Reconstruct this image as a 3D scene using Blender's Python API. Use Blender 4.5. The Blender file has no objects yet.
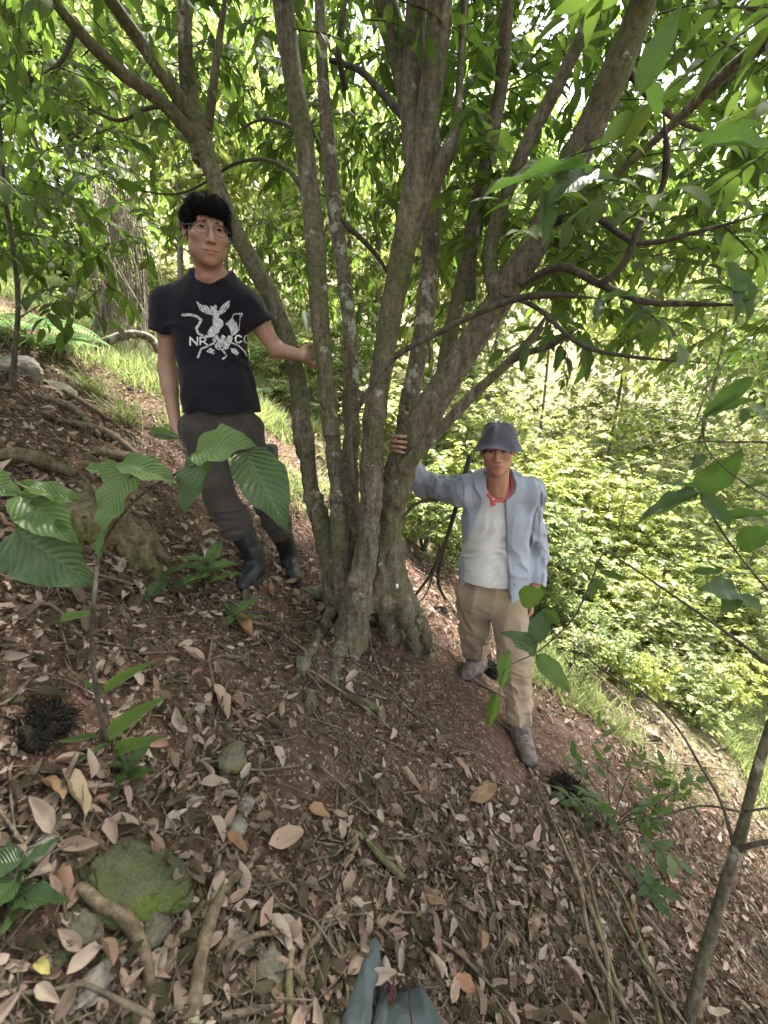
import bpy, math, random
import numpy as np
from mathutils import Vector, Matrix
try:
    import openvdb as vdb
except Exception:
    vdb = None
rng = np.random.default_rng(7)
random.seed(7)
sc = bpy.context.scene
COL = sc.collection
R_ = math.radians

# ------------------------------------------------------------------ camera
F = 430.0; CX = 384.0; CY = 512.0; TH = R_(15)
FW = np.array([0, math.cos(TH), -math.sin(TH)])
UP = np.array([0, math.sin(TH), math.cos(TH)])
RT = np.array([1.0, 0, 0])
def ray(px, py):
    return FW + RT * ((px - CX) / F) + UP * ((CY - py) / F)
def at(px, py, d):            # a point seen at px,py, d metres away along the lens axis
    return ray(px, py) * d
def atY(px, py, Y):           # a point seen at px,py standing Y metres ahead
    r = ray(px, py)
    return r * (Y / r[1])
cd = bpy.data.cameras.new('camera')
cam = bpy.data.objects.new('camera', cd); COL.objects.link(cam)
cd.sensor_fit = 'VERTICAL'; cd.sensor_height = 36; cd.sensor_width = 27
cd.lens = 36 * F / 1024
cd.clip_start = 0.02; cd.clip_end = 500
cd.dof.use_dof = True; cd.dof.focus_distance = 2.3; cd.dof.aperture_fstop = 3.2
cam.rotation_euler = (R_(90) - TH, 0, 0)
sc.camera = cam

# ------------------------------------------------------------------ object helpers
def link(o, parent=None):
    COL.objects.link(o)
    if parent is not None: o.parent = parent
    return o
def tag(o, label=None, cat=None, group=None, kind=None):
    if label: o['label'] = label
    if cat: o['category'] = cat
    if group: o['group'] = group
    if kind: o['kind'] = kind
    return o
def empty(name, loc=(0, 0, 0), label=None, cat=None, group=None):
    o = bpy.data.objects.new(name, None); COL.objects.link(o)
    o.location = Vector([float(a) for a in loc]); o.empty_display_size = .1
    return tag(o, label, cat, group)
def mesh_np(name, V, faces, mats, parent=None, uv=None, smooth=True, midx=None, col=None, origin=None):
    """V (n,3), faces: list of int arrays (k,m) all in world space; parent at an empty whose location is removed"""
    V = np.asarray(V, dtype=np.float64)
    if origin is None:
        origin = np.array(parent.location) if parent is not None else None
        if parent is not None:
            p = parent.parent
            while p is not None:
                origin = origin + np.array(p.location); p = p.parent
    if origin is None:
        origin = np.zeros(3)
    if isinstance(faces, np.ndarray): faces = [faces]
    faces = [np.asarray(f, dtype=np.int32) for f in faces if len(f)]
    me = bpy.data.meshes.new(name)
    me.vertices.add(len(V)); me.vertices.foreach_set('co', (V - origin).astype(np.float32).ravel())
    nl = sum(f.size for f in faces); npoly = sum(len(f) for f in faces)
    me.loops.add(nl); me.polygons.add(npoly)
    me.loops.foreach_set('vertex_index', np.concatenate([f.ravel() for f in faces]))
    starts = []; tot = 0
    for f in faces:
        starts.append(tot + np.arange(len(f)) * f.shape[1]); tot += f.size
    me.polygons.foreach_set('loop_start', np.concatenate(starts).astype(np.int32))
    if not isinstance(mats, (list, tuple)): mats = [mats]
    for m in mats: me.materials.append(m)
    if midx is not None: me.polygons.foreach_set('material_index', np.asarray(midx, dtype=np.int32))
    if uv is not None:
        l = me.uv_layers.new(name='UVMap')
        vi = np.concatenate([f.ravel() for f in faces])
        l.data.foreach_set('uv', np.asarray(uv, dtype=np.float32)[vi].ravel())
    if col is not None:
        ca = me.color_attributes.new('Col', 'FLOAT_COLOR', 'POINT')
        c4 = np.ones((len(V), 4), dtype=np.float32); c4[:, :3] = col
        ca.data.foreach_set('color', c4.ravel())
    me.update(calc_edges=True); me.validate(verbose=False)
    if smooth: me.polygons.foreach_set('use_smooth', np.ones(len(me.polygons), dtype=bool))
    o = bpy.data.objects.new(name, me)
    link(o, parent)
    if parent is None: o.location = Vector([float(a) for a in origin])
    return o

class MB:
    """collects pieces of ONE part"""
    def __init__(s): s.V = []; s.Q = []; s.T = []; s.UV = []; s.mq = []; s.mt = []; s.n = 0
    def add(s, V, Q=None, T=None, uv=None, m=0):
        V = np.asarray(V, float); k = len(V)
        s.V.append(V); s.UV.append(np.zeros((k, 2)) if uv is None else np.asarray(uv, float))
        if Q is not None and len(Q): s.Q.append(np.asarray(Q) + s.n); s.mq.append(np.full(len(Q), m))
        if T is not None and len(T): s.T.append(np.asarray(T) + s.n); s.mt.append(np.full(len(T), m))
        s.n += k
    def build(s, name, mats, parent=None, smooth=True, origin=None):
        fs = []; mi = []
        if s.Q: fs.append(np.concatenate(s.Q)); mi.append(np.concatenate(s.mq))
        if s.T: fs.append(np.concatenate(s.T)); mi.append(np.concatenate(s.mt))
        return mesh_np(name, np.concatenate(s.V), fs, mats, parent, uv=np.concatenate(s.UV), smooth=smooth, midx=np.concatenate(mi), origin=origin)

# ------------------------------------------------------------------ noise
def _hash(ix, iy, iz, seed):
    h = (ix * 374761393 + iy * 668265263 + iz * 2147483647 + seed * 974634777) & 0xffffffff
    h = ((h ^ (h >> 13)) * 1274126177) & 0xffffffff
    h = h ^ (h >> 16)
    return (h & 0xffff) / 65535.0
def vnoise(P, seed=0):
    P = np.asarray(P, float)
    i = np.floor(P).astype(np.int64); f = P - i; f = f * f * (3 - 2 * f)
    r = 0
    for dx in (0, 1):
        wx = f[..., 0] if dx else 1 - f[..., 0]
        for dy in (0, 1):
            wy = f[..., 1] if dy else 1 - f[..., 1]
            for dz in (0, 1):
                wz = f[..., 2] if dz else 1 - f[..., 2]
                r = r + wx * wy * wz * _hash(i[..., 0] + dx, i[..., 1] + dy, i[..., 2] + dz, seed)
    return r * 2 - 1
def fbm(P, oct=4, seed=0):
    P = np.asarray(P, float); a = 1.0; s = 0
    for k in range(oct):
        s = s + a * vnoise(P * (2.03 ** k), seed + k * 17); a *= .5
    return s

# ------------------------------------------------------------------ ground
def ground(x, y):
    x = np.asarray(x, float); y = np.asarray(y, float)
    yy = np.clip(y, 0, 10)
    s = .67 - .17 * np.clip((yy - 2) / 3, 0, 1) - .1 * np.clip((yy - 5) / 5, 0, 1)
    xs = np.where(np.abs(x) < 5, x, np.sign(x) * (5 + 4 * np.tanh((np.abs(x) - 5) / 8)))
    z = -1.4 - s * xs
    z = z + .42 * np.logaddexp(0, (y - 9.5) * 1.2) / 1.2           # the far side of the gully climbs again
    z = z + .2 * np.clip(y - 3.2, 0, 3.2) / (1 + np.exp(np.clip((x + .1) / .45, -30, 30)))
    P = np.stack([x, y, np.zeros_like(x)], -1)
    z = z + .05 * fbm(P * .9, 3, 3) + .022 * fbm(P * 4.2, 3, 11)
    z = z + .012 * fbm(P * np.array([17, 17, 1]), 2, 31)
    # small terraces and a hollow bank on the left
    z = z + .10 * np.exp(-((x + 1.55) / .35) ** 2 - ((y - 2.0) / .5) ** 2)
    return z
def gz(x, y): return float(ground(x, y))
def on_ground(px, py, lift=0.0):
    r = ray(px, py); t = .3
    while t < 60:
        p = r * t
        if p[2] < gz(p[0], p[1]): break
        t += .02 + t * .01
    lo, hi = t - .02 - t * .01 - .02, t
    for _ in range(24):
        m = (lo + hi) / 2; p = r * m
        if p[2] < gz(p[0], p[1]): hi = m
        else: lo = m
    p = r * hi; return np.array([p[0], p[1], gz(p[0], p[1]) + lift])
def gnormal(x, y, e=.03):
    n = np.array([-(gz(x + e, y) - gz(x - e, y)) / (2 * e), -(gz(x, y + e) - gz(x, y - e)) / (2 * e), 1.0])
    return n / np.linalg.norm(n)

# ------------------------------------------------------------------ materials
def nodes(name):
    m = bpy.data.materials.new(name); m.use_nodes = True
    nt = m.node_tree; nt.nodes.clear()
    out = nt.nodes.new('ShaderNodeOutputMaterial')
    return m, nt, out
def N(nt, t, **kw):
    n = nt.nodes.new(t)
    for k, v in kw.items():
        if k.startswith('i_'):
            n.inputs[k[2:].replace('_', ' ')].default_value = v
        else: setattr(n, k, v)
    return n
def L(nt, a, b): nt.links.new(a, b)
def ramp(nt, src, stops):
    r = nt.nodes.new('ShaderNodeValToRGB'); e = r.color_ramp.elements
    while len(e) > 1: e.remove(e[-1])
    e[0].position = stops[0][0]; e[0].color = (*stops[0][1], 1)
    for p, c in stops[1:]:
        q = e.new(p); q.color = (*c, 1)
    L(nt, src, r.inputs[0]); return r.outputs[0]
def mix(nt, f, a, b, mode='MIX'):
    n = nt.nodes.new('ShaderNodeMix'); n.data_type = 'RGBA'; n.blend_type = mode
    for s, v in ((0, f), (6, a), (7, b)):
        if hasattr(v, 'is_output'): L(nt, v, n.inputs[s])
        elif isinstance(v, (int, float)): n.inputs[s].default_value = v
        else: n.inputs[s].default_value = (*v, 1)
    return n.outputs[2]
def noise(nt, scale, detail=4, rough=.55, vec=None, dist=0):
    n = N(nt, 'ShaderNodeTexNoise'); n.inputs['Scale'].default_value = scale
    n.inputs['Detail'].default_value = detail; n.inputs['Roughness'].default_value = rough; n.inputs['Distortion'].default_value = dist
    if vec is not None: L(nt, vec, n.inputs['Vector'])
    return n.outputs['Fac']
def objco(nt, scale=None):
    t = N(nt, 'ShaderNodeTexCoord')
    if scale is None: return t.outputs['Object']
    mp = N(nt, 'ShaderNodeMapping'); mp.inputs['Scale'].default_value = scale
    L(nt, t.outputs['Object'], mp.inputs[0]); return mp.outputs[0]
def bump(nt, h, strength=.5, dist=.01, normal=None):
    b = N(nt, 'ShaderNodeBump'); b.inputs['Strength'].default_value = strength; b.inputs['Distance'].default_value = dist
    L(nt, h, b.inputs['Height'])
    if normal is not None: L(nt, normal, b.inputs['Normal'])
    return b.outputs[0]
def principled(nt, out, col, rough=.7, normal=None, spec=.4, **kw):
    p = N(nt, 'ShaderNodeBsdfPrincipled')
    if hasattr(col, 'is_output'): L(nt, col, p.inputs['Base Color'])
    else: p.inputs['Base Color'].default_value = (*col, 1)
    if hasattr(rough, 'is_output'): L(nt, rough, p.inputs['Roughness'])
    else: p.inputs['Roughness'].default_value = rough
    p.inputs['Specular IOR Level'].default_value = spec
    if normal is not None: L(nt, normal, p.inputs['Normal'])
    for k, v in kw.items(): p.inputs[k.replace('_', ' ')].default_value = v
    L(nt, p.outputs[0], out.inputs[0]); return p

def leaf_material(name, cols, trans, tw=.45, veins=False, rough=.45, holes=False, spec=.35, vein_amt=.12, vein_bump=.2, nscale=9):
    """cols: colour stops over the random value of each leaf; trans: colour of light coming through"""
    m, nt, out = nodes(name)
    g = N(nt, 'ShaderNodeNewGeometry')
    c = ramp(nt, g.outputs['Random Per Island'], cols)
    n1 = noise(nt, nscale, 3, vec=objco(nt))
    c = mix(nt, n1, mix(nt, .45, c, (.01, .02, .004)), mix(nt, .2, c, (.16, .17, .05)))
    nrm = None
    if veins:
        uv = N(nt, 'ShaderNodeUVMap'); sp = N(nt, 'ShaderNodeSeparateXYZ'); L(nt, uv.outputs[0], sp.inputs[0])
        ab = N(nt, 'ShaderNodeMath', operation='ABSOLUTE'); L(nt, sp.outputs[0], ab.inputs[0])
        # side veins run forward from the midrib
        k = N(nt, 'ShaderNodeMath', operation='MULTIPLY_ADD'); L(nt, ab.outputs[0], k.inputs[0]); k.inputs[1].default_value = -.32; L(nt, sp.outputs[1], k.inputs[2])
        s = N(nt, 'ShaderNodeMath', operation='MULTIPLY'); L(nt, k.outputs[0], s.inputs[0]); s.inputs[1].default_value = 11.0
        fr = N(nt, 'ShaderNodeMath', operation='FRACT'); L(nt, s.outputs[0], fr.inputs[0])
        a5 = N(nt, 'ShaderNodeMath', operation='SUBTRACT'); L(nt, fr.outputs[0], a5.inputs[0]); a5.inputs[1].default_value = .5
        a6 = N(nt, 'ShaderNodeMath', operation='ABSOLUTE'); L(nt, a5.outputs[0], a6.inputs[0])
        v1 = ramp(nt, a6.outputs[0], [(0, (1, 1, 1)), (.09, (0, 0, 0))])
        v2 = ramp(nt, ab.outputs[0], [(0, (1, 1, 1)), (.07, (0, 0, 0))])
        vv = mix(nt, 1, v1, v2, 'LIGHTEN')
        c = mix(nt, mix(nt, 1, vv, (vein_amt, vein_amt, vein_amt), 'MULTIPLY'), c, (.2, .27, .1))
        hgt = ramp(nt, a6.outputs[0], [(0, (0, 0, 0)), (.5, (1, 1, 1))])
        nrm = bump(nt, hgt, vein_bump, .004)
    p = N(nt, 'ShaderNodeBsdfPrincipled'); L(nt, c, p.inputs['Base Color'])
    p.inputs['Roughness'].default_value = rough; p.inputs['Specular IOR Level'].default_value = spec
    if nrm is not None: L(nt, nrm, p.inputs['Normal'])
    t = N(nt, 'ShaderNodeBsdfTranslucent')
    tc = mix(nt, .75, c, trans)
    L(nt, tc, t.inputs[0])
    ms = N(nt, 'ShaderNodeMixShader'); ms.inputs[0].default_value = tw
    L(nt, p.outputs[0], ms.inputs[1]); L(nt, t.outputs[0], ms.inputs[2])
    L(nt, ms.outputs[0], out.inputs[0])
    return m

M = {}
G = lambda *a: tuple(a)
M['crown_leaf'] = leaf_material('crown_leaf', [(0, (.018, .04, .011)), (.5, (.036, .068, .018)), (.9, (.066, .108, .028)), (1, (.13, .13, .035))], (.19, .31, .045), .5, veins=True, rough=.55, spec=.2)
M['far_leaf'] = leaf_material('far_leaf', [(0, (.04, .08, .02)), (.5, (.09, .135, .04)), (.8, (.18, .21, .07)), (1, (.32, .3, .1))], (.42, .52, .17), .5)  # background haze and glare are put into these paler leaf tones
M['lime_leaf'] = leaf_material('lime_leaf', [(0, (.08, .13, .025)), (.6, (.17, .22, .045)), (1, (.36, .36, .08))], (.56, .62, .17), .55)  # muted through-colour carries some of the haze as well
M['pale_leaf'] = leaf_material('pale_leaf', [(0, (.06, .085, .035)), (.6, (.16, .19, .085)), (1, (.34, .32, .16))], (.48, .54, .18), .45)  # leaf colour lightened to carry the background glare
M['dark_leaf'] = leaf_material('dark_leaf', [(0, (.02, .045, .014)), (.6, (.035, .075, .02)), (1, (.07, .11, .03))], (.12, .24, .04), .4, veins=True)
M['broad_leaf'] = leaf_material('broad_leaf', [(0, (.065, .13, .035)), (.6, (.095, .17, .05)), (1, (.12, .2, .06))], (.25, .42, .08), .35, veins=True, rough=.42, vein_amt=.3, vein_bump=.6)
M['deep_leaf'] = leaf_material('deep_leaf', [(0, (.035, .08, .03)), (1, (.045, .095, .035))], (.12, .24, .05), .3, veins=True, rough=.38, vein_amt=.22, vein_bump=.6)
M['grass_blade'] = leaf_material('grass_blade', [(0, (.08, .12, .035)), (.5, (.15, .19, .07)), (.8, (.26, .27, .13)), (1, (.42, .38, .24))], (.35, .44, .14), .45)
M['fern'] = leaf_material('fern', [(0, (.06, .13, .05)), (1, (.14, .22, .1))], (.25, .42, .15), .4)
M['litter'] = leaf_material('litter', [(0, (.024, .015, .013)), (.3, (.07, .041, .035)), (.58, (.16, .095, .083)), (.76, (.32, .215, .185)), (.92, (.48, .37, .32)), (1, (.3, .14, .1))], (.3, .18, .1), .12, rough=.75, spec=.2, veins=True, vein_amt=.10, nscale=45)
M['litter_pink'] = leaf_material('litter_pink', [(0, (.27, .15, .12)), (.5, (.39, .26, .22)), (1, (.52, .4, .34))], (.4, .25, .15), .12, veins=True, rough=.7, spec=.2, nscale=35)

def bark(name, c1, c2, moss, lichen, moss_amt=.5, lich_amt=.62, streak=7):
    m, nt, out = nodes(name)
    co = objco(nt); st = objco(nt, (streak, streak, 1.1))
    a = noise(nt, 6, 6, .65, st); b = noise(nt, 3.2, 4, .6, co); c = noise(nt, 11, 5, .65, co, .15); d = noise(nt, 55, 3, .6, co)
    col = ramp(nt, a, [(.3, c1), (.7, c2)])
    mf = ramp(nt, b, [(moss_amt - .08, (0, 0, 0)), (moss_amt + .1, (.85, .85, .85))])
    col = mix(nt, mf, col, moss)
    lf = ramp(nt, c, [(lich_amt, (0, 0, 0)), (lich_amt + .05, (.8, .8, .8))])
    col = mix(nt, lf, col, lichen)
    col = mix(nt, .6, col, ramp(nt, d, [(.35, (.25, .24, .22)), (.6, (1, 1, 1))]), 'MULTIPLY')
    h = mix(nt, .4, a, d)
    n = bump(nt, h, .8, .012)
    principled(nt, out, col, .85, n, .25)
    return m
M['bark'] = bark('bark', (.045, .038, .027), (.2, .172, .122), (.085, .09, .038), (.34, .34, .28), .54, .625)
M['bark_pale'] = bark('bark_pale', (.06, .05, .035), (.22, .19, .13), (.1, .11, .05), (.42, .42, .35), .58, .54)
M['bark_far'] = bark('bark_far', (.09, .075, .055), (.26, .22, .17), (.12, .13, .06), (.4, .4, .33), .6, .6)
M['rootlet'] = bark('rootlet', (.05, .035, .025), (.2, .15, .11), (.1, .08, .05), (.34, .29, .22), .7, .6, 3)
M['twig'] = bark('twig', (.035, .03, .022), (.12, .105, .08), (.05, .05, .025), (.2, .19, .15), .65, .68)
M['root'] = bark('root', (.06, .042, .027), (.22, .165, .105), (.09, .09, .035), (.32, .29, .2), .6, .62, 5)
M['dead_wood'] = bark('dead_wood', (.06, .045, .032), (.2, .155, .11), (.09, .09, .04), (.3, .28, .22), .62, .66, 4)
M['mossy_wood'] = bark('mossy_wood', (.04, .03, .018), (.17, .13, .08), (.085, .095, .03), (.2, .2, .1), .5, .62, 6)

def rock_mat(name, c1, c2, moss, amt):
    m, nt, out = nodes(name); co = objco(nt)
    a = noise(nt, 12, 6, .6, co); b = noise(nt, 7, 5, .6, co, .5); d = noise(nt, 60, 3, .6, co)
    col = ramp(nt, a, [(.3, c1), (.7, c2)])
    col = mix(nt, ramp(nt, b, [(amt - .06, (0, 0, 0)), (amt + .08, (1, 1, 1))]), col, mix(nt, d, moss, tuple(min(1, v * 1.6) for v in moss)))
    spk = noise(nt, 150, 2, .6, co); col = mix(nt, .6, col, ramp(nt, spk, [(.35, (.45, .42, .38)), (.6, (1, 1, 1))]), 'MULTIPLY')
    principled(nt, out, col, .85, bump(nt, mix(nt, .5, a, d), .7, .008), .3)
    return m
M['mossy_rock'] = rock_mat('mossy_rock', (.04, .045, .022), (.10, .10, .055), (.05, .068, .012), .5)
M['rock'] = rock_mat('rock', (.055, .05, .035), (.15, .135, .10), (.075, .085, .03), .52)
M['grey_rock'] = rock_mat('grey_rock', (.12, .105, .09), (.26, .225, .195), (.2, .21, .13), .7)

def ground_mat():
    m, nt, out = nodes('forest_soil'); co = objco(nt)
    big = noise(nt, 1.6, 5, .6, co); mid = noise(nt, 14, 5, .65, co); fine = noise(nt, 70, 4, .65, co)
    v = N(nt, 'ShaderNodeTexVoronoi'); v.inputs['Scale'].default_value = 55; L(nt, co, v.inputs['Vector'])
    vc = N(nt, 'ShaderNodeSeparateColor'); L(nt, v.outputs['Color'], vc.inputs[0])
    soil = ramp(nt, mid, [(.3, (.035, .02, .014)), (.55, (.075, .045, .033)), (.75, (.125, .08, .06))])
    soil = mix(nt, ramp(nt, big, [(.45, (0, 0, 0)), (.6, (.6, .6, .6))]), soil, (.095, .048, .032))
    bits = ramp(nt, vc.outputs[0], [(0, (.05, .03, .02)), (.55, (.1, .062, .045)), (.85, (.2, .135, .105)), (1, (.34, .26, .21))])
    c = mix(nt, ramp(nt, fine, [(.46, (0, 0, 0)), (.56, (.75, .75, .75))]), soil, bits)
    # far off the litter thins out into green growth
    s = N(nt, 'ShaderNodeSeparateXYZ'); L(nt, co, s.inputs[0])
    ww = N(nt, 'ShaderNodeMath', operation='MULTIPLY_ADD'); L(nt, big, ww.inputs[0]); ww.inputs[1].default_value = 3.0; L(nt, s.outputs[1], ww.inputs[2])
    mr = N(nt, 'ShaderNodeMapRange'); xx = N(nt, 'ShaderNodeMath', operation='MULTIPLY_ADD'); xx.use_clamp = False; L(nt, s.outputs[0], xx.inputs[0]); xx.inputs[1].default_value = .9; L(nt, ww.outputs[0], xx.inputs[2]); L(nt, xx.outputs[0], mr.inputs[0]); mr.inputs[1].default_value = 5.6; mr.inputs[2].default_value = 7.2
    c = mix(nt, mr.outputs[0], c, ramp(nt, mid, [(.35, (.06, .06, .028)), (.65, (.16, .135, .08))]))
    principled(nt, out, c, .95, bump(nt, mix(nt, .5, mid, fine), .9, .02), .15)
    return m
M['soil'] = ground_mat()

def ax(a, b, n, p0=0.0, k=3.0):     # uneven spacing: fine near p0
    t = np.linspace(-1, 1, n); return t
def build_ground():
    def spread(lo, hi, c, n, fine):
        t = np.linspace(0, 1, n)
        s = np.sinh(6.2 * (t - .5)) / math.sinh(3.1)
        return np.where(s < 0, c + (c - lo) * s, c + (hi - c) * s)
    u = spread(-60, 60, 0, 560, 0); v = spread(-30, 120, 2.2, 620, 0)
    X, Y = np.meshgrid(u, v, indexing='xy')
    Z = ground(X, Y)
    V = np.stack([X, Y, Z], -1).reshape(-1, 3)
    nx, ny = len(u), len(v)
    i = np.arange(nx - 1)[None, :] + (np.arange(ny - 1) * nx)[:, None]
    Q = np.stack([i, i + 1, i + 1 + nx, i + nx], -1).reshape(-1, 4)
    return tag(mesh_np('ground', V, Q, M['soil']), kind='structure')
build_ground()

# ------------------------------------------------------------------ tubes
def catmull(P, n):
    P = np.asarray(P, float)
    if len(P) == 2: return P[0] + (P[1] - P[0]) * np.linspace(0, 1, n)[:, None]
    Q = np.vstack([2 * P[0] - P[1], P, 2 * P[-1] - P[-2]])
    t = np.linspace(0, len(P) - 1 - 1e-9, n); i = t.astype(int); f = (t - i)[:, None]
    a, b, c, d = Q[i], Q[i + 1], Q[i + 2], Q[i + 3]
    return .5 * ((2 * b) + (c - a) * f + (2 * a - 5 * b + 4 * c - d) * f ** 2 + (3 * b - a - 3 * c + d) * f ** 3)
def tube(P, Rr, sides=10, step=.02, rough=0.0, seed=0, nmin=4, cap=True):
    """P (k,3) control points, Rr radii -> verts, quads, tris"""
    P = np.asarray(P, float); Rr = np.asarray(Rr, float) * np.ones(len(P))
    ln = np.linalg.norm(np.diff(P, axis=0), axis=1).sum()
    n = max(nmin, int(ln / step) + 1)
    W = catmull(np.hstack([P, Rr[:, None]]), n); C = W[:, :3]; r = np.maximum(W[:, 3], 1e-4)
    T = np.gradient(C, axis=0); T /= np.linalg.norm(T, axis=1)[:, None] + 1e-12
    a = np.array([0, 0, 1.0]) if abs(T[0][2]) < .9 else np.array([1.0, 0, 0])
    U = np.zeros_like(C); u = np.cross(T[0], a); u /= np.linalg.norm(u)
    for i in range(n):
        u = u - T[i] * u.dot(T[i]); u /= np.linalg.norm(u) + 1e-12; U[i] = u
    Vv = np.cross(T, U)
    an = np.linspace(0, 2 * math.pi, sides, endpoint=False)
    ring = U[:, None, :] * np.cos(an)[None, :, None] + Vv[:, None, :] * np.sin(an)[None, :, None]
    rr = r[:, None] * np.ones(sides)[None, :]
    if rough:
        PP = C[:, None, :] + ring * rr[..., None]
        lum = fbm(PP * 4.0, 2, seed) * .9 + fbm(PP * np.array([26, 26, 9.]), 3, seed + 5) * .5
        rr = rr * (1 + rough * lum)
    V = (C[:, None, :] + ring * rr[..., None]).reshape(-1, 3)
    i = (np.arange(n - 1) * sides)[:, None] + np.arange(sides)[None, :]
    j = (np.arange(n - 1) * sides)[:, None] + (np.arange(sides) + 1)[None, :] % sides
    Q = np.stack([i, j, j + sides, i + sides], -1).reshape(-1, 4)
    Tt = None
    if cap:
        V = np.vstack([V, C[0] - T[0] * r[0] * .3, C[-1] + T[-1] * r[-1] * .5])
        k = np.arange(sides); k2 = (k + 1) % sides
        Tt = np.vstack([np.stack([k2, k, np.full(sides, n * sides)], -1), np.stack([k + (n - 1) * sides, k2 + (n - 1) * sides, np.full(sides, n * sides + 1)], -1)])
    return V, Q, Tt

# ------------------------------------------------------------------ leaves
def leaf_template(w=.36, seg=5, fold=.18, droop=.25, curl=0.0, cols=1, wave=0.0, pointed=.9, heart=0.0):
    """unit length leaf along +X, width w, up +Z. returns V, Q, uv"""
    t = np.linspace(0, 1, seg + 1)
    half = w / 2 * np.sin(np.pi * t ** (.75)) ** pointed * (1 - .12 * t)
    half = np.maximum(half, .012); half[-1] = .002
    if heart: half = half + heart * w * np.exp(-((t - .12) / .12) ** 2) * .3
    ys = np.linspace(-1, 1, 2 * cols + 1)
    X = t[:, None] * np.ones(len(ys))[None]; Y = half[:, None] * ys[None]
    Z = np.abs(Y) * fold * 2 - droop * t[:, None] ** 2 + wave * w * np.sin(t * 17)[:, None] * np.abs(ys)[None] ** 2 * .12
    Z = Z - curl * (ys[None] ** 2) * half[:, None]
    V = np.stack([X, Y, Z], -1).reshape(-1, 3); uv = np.stack([np.ones(seg + 1)[:, None] * ys[None], X], -1).reshape(-1, 2)
    m = len(ys); i = (np.arange(seg) * m)[:, None] + np.arange(m - 1)[None]
    Q = np.stack([i, i + m, i + m + 1, i + 1], -1).reshape(-1, 4)
    return V, Q, uv
def frames(D, Nn):
    """rows: x axis along D, z as close to Nn as possible; (n,3,3) with columns x,y,z"""
    D = D / (np.linalg.norm(D, axis=1)[:, None] + 1e-9)
    Y = np.cross(Nn, D); l = np.linalg.norm(Y, axis=1); bad = l < 1e-3
    Y[bad] = np.cross(np.array([.3, .5, .8]), D[bad]); Y /= np.linalg.norm(Y, axis=1)[:, None] + 1e-9
    Z = np.cross(D, Y)
    return np.stack([D, Y, Z], -1)
def instance(tpls, P, Fr, S, rs=rng):
    """instances of the templates merged into arrays; returns list for MB.add"""
    res = []
    k = rs.integers(0, len(tpls), len(P))
    for ti, (V, Q, uv) in enumerate(tpls):
        s = np.where(k == ti)[0]
        if not len(s): continue
        sc_ = S[s]
        if sc_.ndim == 1: sc_ = np.repeat(sc_[:, None], 3, 1)
        W = V[None] * sc_[:, None, :]
        W = np.einsum('nij,nkj->nki', Fr[s], W) + P[s][:, None]
        QQ = Q[None] + (np.arange(len(s)) * len(V))[:, None, None]
        res.append((W.reshape(-1, 3), QQ.reshape(-1, 4), np.tile(uv, (len(s), 1))))
    return res
TPL_NEAR = [leaf_template(.42, 6, .15, .25, pointed=.8), leaf_template(.46, 6, .2, .38, pointed=.8), leaf_template(.38, 6, .1, .15, pointed=.8), leaf_template(.48, 6, .05, .5, pointed=.75)]
TPL_MID = [leaf_template(.4, 3, .15, .3), leaf_template(.36, 3, .2, .15)]
TPL_FAR = [leaf_template(.62, 3, .15, .3, pointed=.7), leaf_template(.5, 3, .1, .1, pointed=.7)]
def rand_dirs(n, rs=rng):
    v = rs.normal(size=(n, 3)); return v / np.linalg.norm(v, axis=1)[:, None]
def sprays(mb, P, D, length=.4, nl=9, size=.12, tpls=TPL_MID, mleaf=0, mtwig=1, twig_r=.003, droop=.5, rs=rng, spread=1.0, twigs=True):
    """leafy twigs: starts P (n,3), directions D"""
    n = len(P)
    D = D / np.linalg.norm(D, axis=1)[:, None]
    Ls = length * rs.uniform(.6, 1.3, n)
    t = np.linspace(.15, 1, nl)
    side = np.cross(D, np.array([0, 0, 1.0])); side /= np.linalg.norm(side, axis=1)[:, None] + 1e-6
    up = np.cross(side, D)
    LP = []; LD = []; LN = []
    for i, tt in enumerate(t):
        p = P + D * (Ls * tt)[:, None] - np.array([0, 0, 1.0]) * (droop * Ls * tt ** 2 * .35)[:, None]
        tang = D - np.array([0, 0, droop * .7 * tt])
        sg = 1 if i % 2 else -1
        a = rs.uniform(.5, 1.1, n) * spread * (1 - .6 * (i == nl - 1))
        d = tang + side * (sg * a)[:, None] + up * rs.uniform(-.3, .35, n)[:, None] + np.array([0, 0, -1]) * rs.uniform(0, droop * 1.2, n)[:, None]
        LP.append(p); LD.append(d); LN.append(np.array([0, 0, 1.0]) + rs.normal(size=(n, 3)) * .45)
    LP = np.concatenate(LP); LD = np.concatenate(LD); LN = np.concatenate(LN)
    S = size * rs.uniform(.55, 1.25, len(LP))
    for V, Q, uv in instance(tpls, LP, frames(LD, LN), S, rs): mb.add(V, Q, uv=uv, m=mleaf)
    if twigs:
        # three sided twig
        tt = np.array([0, .35, .7, 1.0])
        C = P[:, None] + D[:, None] * (Ls[:, None] * tt)[..., None] - np.array([0, 0, 1.0]) * ((droop * .35 * Ls)[:, None] * tt ** 2)[..., None]
        an = np.array([0, 2.1, 4.2]); rr = twig_r * np.array([1.3, 1, .7, .3])
        ring = side[:, None, None] * np.cos(an)[None, None, :, None] + up[:, None, None] * np.sin(an)[None, None, :, None]
        V = C[:, :, None] + ring * rr[None, :, None, None]
        V = V.reshape(-1, 3)
        q = []
        for a in range(3):
            for b in range(3): q.append([a * 3 + b, a * 3 + (b + 1) % 3, (a + 1) * 3 + (b + 1) % 3, (a + 1) * 3 + b])
        q = np.array(q)[None] + (np.arange(n) * 12)[:, None, None]
        mb.add(V, q.reshape(-1, 4), m=mtwig)
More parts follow.
